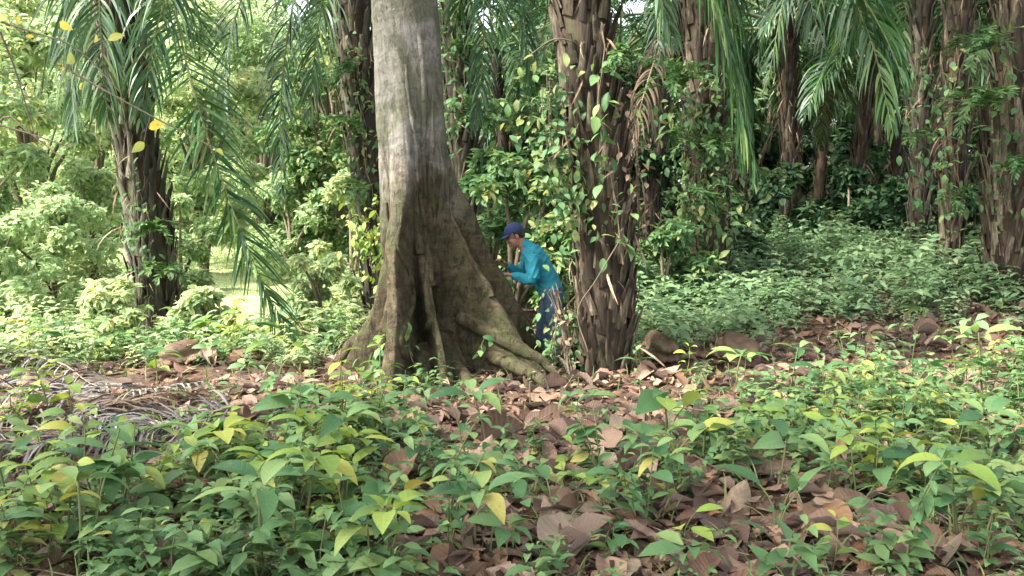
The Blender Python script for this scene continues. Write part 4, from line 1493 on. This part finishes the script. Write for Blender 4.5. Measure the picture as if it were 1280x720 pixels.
# lianas across the buttresses
for i, (pts, lab) in enumerate([
                                ([(775, 300, 8.2), (745, 350, 8.15), (722, 390, 8.2), (735, 440, 8.1)], 'bare twig leaning across the thick middle palm'),
                                ([(655, 75, 8.5), (690, 50, 8.2), (716, 52, 8.2), (725, 60, 8.3)], 'arched pale tendril high on the thick palm'),
                                ([(560, 560, 6.0), (420, 575, 6.3), (290, 640, 5.)], 'long fallen twig lying across the yellow-green seedlings')]):
    P = spline([W(*p) for p in pts], 20)
    root = Geo()
    tube(root, P, .006, 6)
    o = link('liana' if i != 2 else 'fallen_twig', root.mesh('liana', M['twig'], tuple(P[0])), None, tuple(P[0]))
    tag(o, lab, 'liana' if i != 2 else 'twig')

# ------------------------------------------------------------------ sapling with yellow leaves, upper left
root = thing('sapling', 'bare thin sapling with a few yellow leaves reaching in from the upper left', 'sapling', (-3.3, 4.6, float(gz(-3.3, 4.6))))
brp = []
gs, gl = Geo(), Geo()
st = spline([(-3.3, 4.6, -.05), (-3.05, 4.6, 1.2), (-2.95, 4.6, 2.2), (-2.8, 4.6, 3.1)], 16)
tube(gs, st, np.linspace(.02, .008, 16), 7)
for pts in ([(-20, 20), (40, 40), (95, 60), (150, 115)], [(-60, 140), (30, 165), (90, 185)], [(-60, 250), (0, 150), (35, 165), (80, 200)], [(0, 40), (20, 90), (42, 165)], [(90, 90), (180, 140), (278, 190)]):
    P = spline([W(a_, b_, 4.6) for a_, b_ in pts], 12)
    tube(gs, P, np.linspace(.006, .003, 12), 5)
    brp.extend(P)
for px, py, s_, ya in ((74, 28, .10, 1.2), (84, 80, .13, 5.6), (10, 22, .12, 3), (135, 50, .11, .2), (186, 160, .13, 1.0), (180, 178, .11, 4.2), (279, 192, .09, 4.6), (120, 42, .09, 2.)):
    p = W(px, py, 4.6)
    nb = min(brp, key=lambda q_: np.linalg.norm(q_ - p))
    tube(gs, spline([nb, (nb + p) / 2 + [0, 0, .015], p], 5), .0022, 4)
    s_ = s_ * .8
    inst(gl, OV[2], rot(ya, rng.uniform(-.7, .7), rng.choice([-1.2, 1.2])) [None] * s_, p[None], rng.random(1))
for i in range(34):
    px, py = [(rng.uniform(-30, 150), rng.uniform(15, 110)), (rng.uniform(-50, 95), rng.uniform(135, 190)), (rng.uniform(-10, 60), rng.uniform(40, 190))][i % 3]
    p = W(px, py, 4.62)
    nb = min(brp, key=lambda q_: np.linalg.norm(q_ - p))
    if np.linalg.norm(nb - p) > .3:
        continue
    tube(gs, spline([nb, (nb + p) / 2 + [0, 0, .015], p], 5), .0015, 4)
    inst(gl, OV[i % 3], rot(rng.uniform(0, 6.28), rng.uniform(-1, .3), rng.uniform(-1, 1))[None] * rng.uniform(.025, .055), p[None], rng.random(1))
part('stem', gs, M['twig'], root)
part('leaves', gl, M['yellow'], root)

# ------------------------------------------------------------------ background shrubs and trees
def shrub(px, d, h, w_, nclump, nleaf, size, mat, label, name='shrub', group=None, base_h=.0, tmpl=LT1, cat=None):
    b = base_at(px, d, 0)
    root = thing(name, label, cat or name.replace('_', ' '), tuple(b), group)
    gs, gl = Geo(), Geo()
    cs, rs = [], []
    for i in range(nclump):
        a_ = rng.uniform(0, 6.28)
        zz = base_h + (h - base_h) * rng.random() ** .85
        rr_ = w_ * (.35 + .65 * math.sin(min(1, (zz - base_h) / max(h - base_h, .1) * .9 + .15) * PI)) * rng.random() ** .5
        c = b + [math.cos(a_) * rr_, math.sin(a_) * rr_, zz]
        cs.append(c)
        rs.append(rng.uniform(.22, .5) * w_ * .6)
        if i % 3 == 0:
            tube(gs, spline([b + [0, 0, -.05], b + [(c - b)[0] * .25, (c - b)[1] * .25, zz * .55], c], 6), np.linspace(.03 + .012 * h, .008, 6), 6)
    leaf_cloud(gl, cs, np.array(rs)[:, None], nleaf, tmpl, size)
    part('stem' if name != 'tree' else 'trunk', gs, M['twig'], root)
    part('foliage' if name != 'tree' else 'crown', gl, M[mat], root)


L_ = [(-60, 15, 5.0, 1.5, 'tall bright leafy tree cut by the left picture edge'), (40, 19, 6.0, 1.8, 'bright tree behind the drooping left fronds'),
      (120, 24, 7.5, 2.3, 'wide pale tree behind the grey left palm'), (255, 22, 6.5, 1.8, 'pale sunlit tree showing between the two left palm fronds'),
      (330, 27, 8.0, 2.4, 'tall hazy tree beyond the grassy gap'), (415, 20, 5.5, 1.4, 'light green tree behind the hidden dark trunk'), (20, 31, 9.0, 3.0, 'large hazy tree far left beyond the clearing'),
      (190, 33, 10.0, 3.0, 'highest hazy tree straight behind the grey left palm'), (430, 31, 9.5, 2.6, 'hazy tree far behind the pale trunk')]
for px, d, h, w_, lab in L_:
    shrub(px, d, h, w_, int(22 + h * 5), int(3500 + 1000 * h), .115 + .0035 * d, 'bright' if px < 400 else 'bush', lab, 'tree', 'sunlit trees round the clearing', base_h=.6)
S_ = [(-10, 12.5, 1.6, .9, 'bright bushy shrub at the left picture edge'), (65, 14, 1.9, 1.0, 'round pale shrub left of the grey palm'), (120, 16, 2.4, 1.2, 'tall pale shrub just behind the grey palm'),
      (225, 17, 1.9, .9, 'pale shrub showing past the grey palm'), (365, 19.5, 2.4, 1.2, 'hazy shrub behind the long drooping frond'), (440, 14.5, 2.2, .8, 'yellow-green shrub beside the pale trunk'),
      (400, 11.6, 1.1, .5, 'low yellowish shrub left of the left buttress'), (140, 10.6, .7, .5, 'low yellow-green bush at the foot of the grey palm'), (250, 10.6, .6, .5, 'small bright bush right of the grey palm foot')]
for px, d, h, w_, lab in S_:
    shrub(px, d, h, w_, 20, int(2000 + 900 * h), .085 + .003 * d, 'bright', lab, 'shrub', 'sunlit shrubs on the clearing')
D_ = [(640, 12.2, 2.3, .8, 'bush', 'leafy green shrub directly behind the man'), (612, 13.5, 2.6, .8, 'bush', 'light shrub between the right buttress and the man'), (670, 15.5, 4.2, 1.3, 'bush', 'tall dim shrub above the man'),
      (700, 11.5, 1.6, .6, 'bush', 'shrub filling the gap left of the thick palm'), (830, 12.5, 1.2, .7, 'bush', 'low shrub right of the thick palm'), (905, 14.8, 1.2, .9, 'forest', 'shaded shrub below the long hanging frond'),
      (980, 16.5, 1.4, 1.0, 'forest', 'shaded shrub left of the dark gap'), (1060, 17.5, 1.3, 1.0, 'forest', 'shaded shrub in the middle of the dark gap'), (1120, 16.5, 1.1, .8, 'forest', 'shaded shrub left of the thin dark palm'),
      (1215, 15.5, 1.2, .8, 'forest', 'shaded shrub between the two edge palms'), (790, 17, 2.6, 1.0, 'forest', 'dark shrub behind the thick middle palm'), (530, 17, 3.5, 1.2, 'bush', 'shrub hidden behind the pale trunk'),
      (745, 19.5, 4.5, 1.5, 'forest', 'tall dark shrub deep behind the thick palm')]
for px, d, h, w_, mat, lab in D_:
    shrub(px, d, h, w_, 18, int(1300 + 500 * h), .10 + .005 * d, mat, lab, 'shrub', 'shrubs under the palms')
# unseen trees around the viewpoint, added so their crowns shade the near floor
for x_, y_, zc, lab in ((-10.5, .6, 10.5, 'unseen tall broad-crowned shade tree beside the viewpoint, nearest the clearing'), (-6.2, .2, 9.5, 'unseen broad-crowned shade tree just left of the viewpoint'),
                        (-2.6, -1.8, 9.5, 'unseen broad-crowned shade tree right behind the viewpoint')):
    root = thing('tree', lab, 'tree', (x_, y_, float(gz(x_, y_))), 'unseen shade trees added around the viewpoint')
    gs, gl = Geo(), Geo()
    tp_ = np.array([x_, y_, zc - 2.2])
    tube(gs, spline([(x_, y_, -.1), (x_ + .2, y_ + .1, zc * .4), tuple(tp_)], 14), np.linspace(.28, .14, 14), 12)
    cs = []
    for i in range(12):
        a_ = i * 2.4
        r_ = 2.6 * math.sqrt((i + .5) / 12)
        e = np.array([x_ + math.cos(a_) * r_, y_ + math.sin(a_) * r_, zc + rng.uniform(-.7, .7)])
        tube(gs, spline([tuple(tp_), tuple((tp_ + e) / 2 + [0, 0, .3]), tuple(e)], 8), np.linspace(.10, .02, 8), 6)
        cs.append(e)
    leaf_cloud(gl, cs, np.full((12, 1), 1.15), 2300, LT1, .26)
    part('trunk', gs, M['twig'], root)
    part('crown', gl, M['bush'], root)
for px, d, h, w_ in ((760, 25, 3.2, 1.8), (850, 29, 3.4, 2.0), (930, 26, 3.0, 1.8), (1000, 29, 3.4, 2.0), (1080, 25, 2.8, 1.8), (1160, 29, 3.2, 2.0), (1240, 25, 3.0, 1.8)):
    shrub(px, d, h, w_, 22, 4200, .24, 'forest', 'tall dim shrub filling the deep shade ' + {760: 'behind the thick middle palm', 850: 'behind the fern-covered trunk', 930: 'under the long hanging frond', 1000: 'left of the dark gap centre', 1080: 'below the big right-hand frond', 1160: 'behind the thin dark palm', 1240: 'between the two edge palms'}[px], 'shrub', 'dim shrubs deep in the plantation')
# the far forest: one mass, a belt with depth
g = Geo()
n = 80000
y = rng.uniform(36, 50, n)
x = rng.uniform(-1, 1, n) * 46
z = 13 * rng.random(n) ** .8 * (.8 + .2 * np.sin(x * .9))
P = np.stack([x, y + 2.5 * np.sin(x * .7) + 1.5 * np.sin(z * .9 + x), z + gz(x, y)], -1)
Mx = rot(rng.uniform(0, 6.28, n), rng.normal(-.3, .5, n), rng.normal(0, .6, n)) * rng.uniform(.5, 1.0, n)[:, None, None]
kl = x < -3  # lighter leaves left, darker right: light and shade set by colour
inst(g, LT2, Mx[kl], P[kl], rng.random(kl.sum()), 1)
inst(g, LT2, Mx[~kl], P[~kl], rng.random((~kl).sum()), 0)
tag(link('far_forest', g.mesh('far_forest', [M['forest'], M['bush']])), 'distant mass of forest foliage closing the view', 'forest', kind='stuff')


# ------------------------------------------------------------------ the man
def loft(bm, pts, rads, ref=(0, 1, 0), n=16, m=14):
    """closed tube; rads: (a, b) half-widths across ref x T and along ref"""
    P = spline(pts, m)
    rd = np.array([(r, r) if np.isscalar(r) else r for r in rads], float)
    ti = np.linspace(0, len(rd) - 1, m)
    A = np.stack([np.interp(ti, np.arange(len(rd)), rd[:, k]) for k in (0, 1)], -1)
    T = np.gradient(P, axis=0)
    T /= np.linalg.norm(T, axis=1)[:, None]
    ref = np.asarray(ref, float)
    rings = []
    for i in range(m):
        b = ref - T[i] * np.dot(ref, T[i])
        b /= np.linalg.norm(b)
        a_ = np.cross(b, T[i])
        rings.append([bm.verts.new(P[i] + a_ * A[i][0] * math.cos(q) + b * A[i][1] * math.sin(q)) for q in np.linspace(0, 2 * PI, n, endpoint=False)])
    for i in range(m - 1):
        for j in range(n):
            bm.faces.new((rings[i][j], rings[i][(j + 1) % n], rings[i + 1][(j + 1) % n], rings[i + 1][j]))
    for rg_, sgn in ((rings[0], -1), (rings[-1], 1)):
        c = np.mean([v.co[:] for v in rg_], axis=0) + T[0 if sgn < 0 else -1] * sgn * A[0 if sgn < 0 else -1].min() * .5
        cv = bm.verts.new(c)
        for j in range(n):
            f = (rg_[j], rg_[(j + 1) % n], cv)
            bm.faces.new(f if sgn > 0 else f[::-1])


def ell(bm, c, r, rotm=None):
    res = bmesh.ops.create_uvsphere(bm, u_segments=20, v_segments=14, radius=1)
    for v in res['verts']:
        co = np.array(v.co[:]) * r
        if rotm is not None:
            co = rotm @ co
        v.co = Vector(co + np.asarray(c))


def bake(bm, name, mat, parent, voxel, smooth=4, wrinkle=0., origin=None, wf=30):
    bmesh.ops.recalc_face_normals(bm, faces=bm.faces)
    me = bpy.data.meshes.new(name)
    bm.to_mesh(me)
    bm.free()
    o = bpy.data.objects.new('tmp', me)
    C.objects.link(o)
    md = o.modifiers.new('r', 'REMESH')
    md.mode = 'VOXEL'
    md.voxel_size = voxel
    ms = o.modifiers.new('s', 'SMOOTH')
    ms.iterations = smooth
    ms.factor = .5
    dg = bpy.context.evaluated_depsgraph_get()
    ev = o.evaluated_get(dg)
    m2 = bpy.data.meshes.new_from_object(ev)
    bpy.data.objects.remove(o)
    m2.name = name
    n = len(m2.vertices)
    co = np.zeros(n * 3, np.float32)
    m2.vertices.foreach_get('co', co)
    co = co.reshape(-1, 3)
    if wrinkle:
        no = np.zeros(n * 3, np.float32)
        m2.vertices.foreach_get('normal', no)
        no = no.reshape(-1, 3)
        rw = np.random.default_rng(wf)
        w = 0
        for k in range(9):
            dv_ = rw.normal(size=3) * [1, .6, 1]
            dv_ /= np.linalg.norm(dv_)
            d2_ = rw.normal(size=3)
            f_ = wf * rw.uniform(.5, 1.5)
            am = .5 + .5 * np.sin(co @ d2_ * 9 + k * 2)
            w = w + (.5 - np.abs(np.sin(co @ dv_ * f_ + 1.6 * np.sin(co @ d2_ * 14 + k)))) * am
        w = w * .8
        co = co + no * (w * wrinkle)[:, None]
    m2.vertices.foreach_set('co', co.ravel())
    for p in m2.polygons:
        p.use_smooth = True
    m2.materials.clear()
    m2.materials.append(M[mat])
    m2.update()
    return link(name, m2, parent)


BX, BY = 0.0, 9.3
man = thing('person', 'man in teal long-sleeved shirt, jeans and navy cap leaning against the buttress roots', 'person', (BX, BY, 0))
hd = rot(0., 0., 0.)
# body: head, neck, arms, hands, legs in one surface. He faces -X.
bm = bmesh.new()
tl = R(24)                                        # head tipped forward and down
Rh = np.array([[math.cos(tl), 0, -math.sin(tl)], [0, 1, 0], [math.sin(tl), 0, math.cos(tl)]])   # local z up -> leans to -X
HC = np.array([.030, 0, 1.325])


def H(x, y, z):
    return HC + Rh @ np.array([x, y, z])


ell(bm, H(.012, 0, .035), (.096, .076, .088), Rh)       # skull
ell(bm, H(-.030, 0, -.045), (.062, .058, .075), Rh)     # face / jaw
ell(bm, H(-.072, 0, -.100), (.024, .026, .020), Rh)     # chin
ell(bm, H(-.095, 0, -.030), (.020, .013, .020), Rh)     # nose tip
ell(bm, H(-.084, 0, -.005), (.014, .011, .028), Rh)     # nose bridge
ell(bm, H(-.078, 0, .022), (.018, .052, .012), Rh)      # brow
ell(bm, H(-.086, 0, -.068), (.014, .024, .007), Rh)     # lips
ell(bm, H(-.084, 0, -.079), (.013, .021, .006), Rh)
for s_ in (-1, 1):
    ell(bm, H(-.060, s_ * .040, -.030), (.024, .020, .020), Rh)   # cheek
    ell(bm, H(.020, s_ * .078, -.015), (.019, .008, .031), Rh)    # ear
loft(bm, [H(.03, 0, -.04), (.11, 0, 1.235), (.17, 0, 1.17)], [.056, .058, .075])
loft(bm, [(.17, 0, 1.18), (.22, 0, 1.10), (.28, 0, 1.0), (.36, 0, .86), (.43, 0, .74)], [(.08, .10), (.10, .17), (.105, .155), (.095, .135), (.10, .155)])


def limb(pts, rads):
    loft(bm, pts, rads, ref=(0, 1, .01))


LS, LE, LW = np.array([.20, -.175, 1.12]), np.array([.225, -.235, .885]), np.array([-.005, -.15, .925])
RS, RE, RW = np.array([.20, .175, 1.12]), np.array([.10, .23, .90]), np.array([-.06, .09, 1.02])
for S_, E_, W_ in ((LS, LE, LW), (RS, RE, RW)):
    limb([S_, (S_ + E_) / 2, E_], [.058, .048, .040])
    limb([E_, (E_ * .6 + W_ * .4), W_], [.041, .040, .027])
    dv = (W_ - E_) / np.linalg.norm(W_ - E_)
    sd_ = np.cross(dv, [0, 0, 1.])
    sd_ /= np.linalg.norm(sd_)
    upv = np.cross(sd_, dv)
    pc_ = W_ + dv * .050
    loft(bm, [W_, W_ + dv * .035, W_ + dv * .085], [(.020, .028), (.016, .040), (.013, .038)], ref=tuple(sd_))
    for k, (o_, L) in enumerate(((-.030, .062), (-.010, .074), (.010, .070), (.029, .056))):
        b_ = W_ + dv * .080 + sd_ * o_
        loft(bm, [b_, b_ + dv * L * .45 + upv * .004, b_ + dv * L * .8 - upv * .014, b_ + dv * L * .9 - upv * .034], [.0088, .0088, .008, .007], ref=tuple(sd_), n=10, m=9)
    th_s = -1 if S_[1] < 0 else 1
    b_ = W_ + dv * .025 + sd_ * (-.026)
    loft(bm, [b_, b_ + dv * .03 - sd_ * .022 - upv * .006, b_ + dv * .058 - sd_ * .026 - upv * .018], [.012, .0105, .008], ref=(0, 0, 1), n=10, m=8)
gf = lambda x, y: float(gz(x, y + BY))
LH, LK, LA = np.array([.43, -.09, .74]), np.array([.455, -.10, .30]), np.array([.555, -.10, gf(.55, -.1) + .09])
RH_, RK, RA = np.array([.43, .09, .74]), np.array([.32, .10, .32]), np.array([.36, .10, gf(.36, .1) + .09])
for H_, K_, A_ in ((LH, LK, LA), (RH_, RK, RA)):
    limb([H_, (H_ + K_) / 2, K_], [.088, .072, .054])
    limb([K_, K_ * .6 + A_ * .4 + [.015, 0, 0], A_], [.054, .056, .036])
    loft(bm, [A_ + [.04, 0, -.03], A_ + [-.04, 0, -.045], A_ + [-.15, 0, -.065]], [(.045, .038), (.045, .042), (.022, .036)])
body = bake(bm, 'body', 'skin', man, .0055, 3)
body.location = (0, 0, 0)
# eyes
for s_ in (-1, 1):
    b2 = bmesh.new()
    ell(b2, H(-.0835, s_ * .030, .004), (.009, .013, .007), Rh)
    me = bpy.data.meshes.new('eye')
    b2.to_mesh(me)
    b2.free()
    me.materials.append(M['eye'])
    link('eye', me, man)
# hair
bm = bmesh.new()
ell(bm, H(.030, 0, .030), (.088, .081, .082), Rh)
ell(bm, H(.060, 0, -.015), (.050, .066, .045), Rh)
bake(bm, 'hair', 'hair', man, .006, 1)
# cap
bm = bmesh.new()
rs_ = bmesh.ops.create_uvsphere(bm, u_segments=36, v_segments=20, radius=1)
geom = bm.verts[:] + bm.edges[:] + bm.faces[:]
bmesh.ops.bisect_plane(bm, geom=geom, plane_co=(0, 0, -.02), plane_no=(0, 0, 1), clear_inner=True)
for v in bm.verts:
    c = np.array(v.co[:])
    k = max(c[2], 0)
    v.co = Vector(H(*(c * [.108, .088, .098] + [.010, 0, .042])))
me = bpy.data.meshes.new('cap')
bm.to_mesh(me)
bm.free()
for p in me.polygons:
    p.use_smooth = True
me.materials.append(M['cap'])
cap = link('cap', me, man)
sm = cap.modifiers.new('t', 'SOLIDIFY')
sm.thickness = .004
g = Geo()
rows, cols = 8, 15
Vb = []
for i in range(rows):
    for j in range(cols):
        a_ = -1.15 + 2.3 * j / (cols - 1)
        t_ = i / (rows - 1)
        x_ = -math.cos(a_) * .100 - t_ * .078 * math.cos(a_) ** .6
        y_ = math.sin(a_) * .086
        Vb.append(H(x_ + .010, y_, .046 - .012 * t_ - .9 * y_ * y_ * (1 + t_)))
Qb = [(i * cols + j, i * cols + j + 1, (i + 1) * cols + j + 1, (i + 1) * cols + j) for i in range(rows - 1) for j in range(cols - 1)]
g.add(np.array(Vb), Qb)
br = link('brim', g.mesh('brim', M['cap']), cap)
sm = br.modifiers.new('t', 'SOLIDIFY')
sm.thickness = .004
# shirt
bm = bmesh.new()
loft(bm, [(.145, 0, 1.222), (.20, 0, 1.15), (.25, 0, 1.06), (.30, 0, .97), (.36, 0, .85), (.41, 0, .745)],
     [(.072, .075), (.125, .17), (.140, .185), (.142, .175), (.138, .165), (.135, .178)], n=24, m=20)
for S_, E_, W_ in ((LS, LE, LW), (RS, RE, RW)):
    loft(bm, [S_ + [.01, 0, .005], (S_ + E_) / 2, E_], [.082, .078, .068], ref=(0, 1, .01), n=18)
    loft(bm, [E_, E_ * .55 + W_ * .45 - [0, 0, .008], W_ + (E_ - W_) * .06], [.068, .062, .040], ref=(0, 1, .01), n=18)
loft(bm, [(.175, 0, 1.19), (.125, 0, 1.24), (.108, 0, 1.262)], [(.085, .085), (.070, .070), (.066, .066)])
bake(bm, 'shirt', 'shirt', man, .006, 2, .0070, wf=36)
# trousers
bm = bmesh.new()
loft(bm, [(.385, 0, .80), (.42, 0, .745), (.44, 0, .68)], [(.112, .150), (.118, .165), (.10, .155)])
for H_, K_, A_ in ((LH, LK, LA), (RH_, RK, RA)):
    loft(bm, [H_, (H_ + K_) / 2, K_], [.108, .092, .075], ref=(0, 1, .01))
    loft(bm, [K_, (K_ + A_) / 2, A_ + [0, 0, .04]], [.075, .072, .062], ref=(0, 1, .01))
bake(bm, 'trousers', 'jeans', man, .008, 3, .0045, wf=26)
for A_ in (LA, RA):
    bm = bmesh.new()
    loft(bm, [A_ + [0, 0, .10], A_ + [.005, 0, .02], A_ + [.01, 0, -.04]], [.054, .052, .052])
    loft(bm, [A_ + [.055, 0, -.055], A_ + [-.04, 0, -.05], A_ + [-.175, 0, -.062]], [(.040, .044), (.045, .048), (.026, .040)])
    bake(bm, 'boot', 'shoe', man, .007, 2)
# a scrap of white plastic at the palm foot
x, y = gp(775, 470)
bm = bmesh.new()
bmesh.ops.create_grid(bm, x_segments=8, y_segments=6, size=.05)
for v in bm.verts:
    v.co.z = .02 * math.sin(v.co.x * 70) * math.cos(v.co.y * 60) + .02
    v.co.y *= .6 + 4 * abs(v.co.x)
me = bpy.data.meshes.new('plastic_scrap')
bm.to_mesh(me)
bm.free()
me.materials.append(M['white'])
o = link('plastic_scrap', me, None, (x, y, float(gz(x, y)) + .06))
o.rotation_euler = (.5, .2, .3)
o.modifiers.new('t', 'SOLIDIFY').thickness = .001
tag(o, 'small crumpled white plastic scrap at the foot of the thick middle palm', 'plastic scrap')
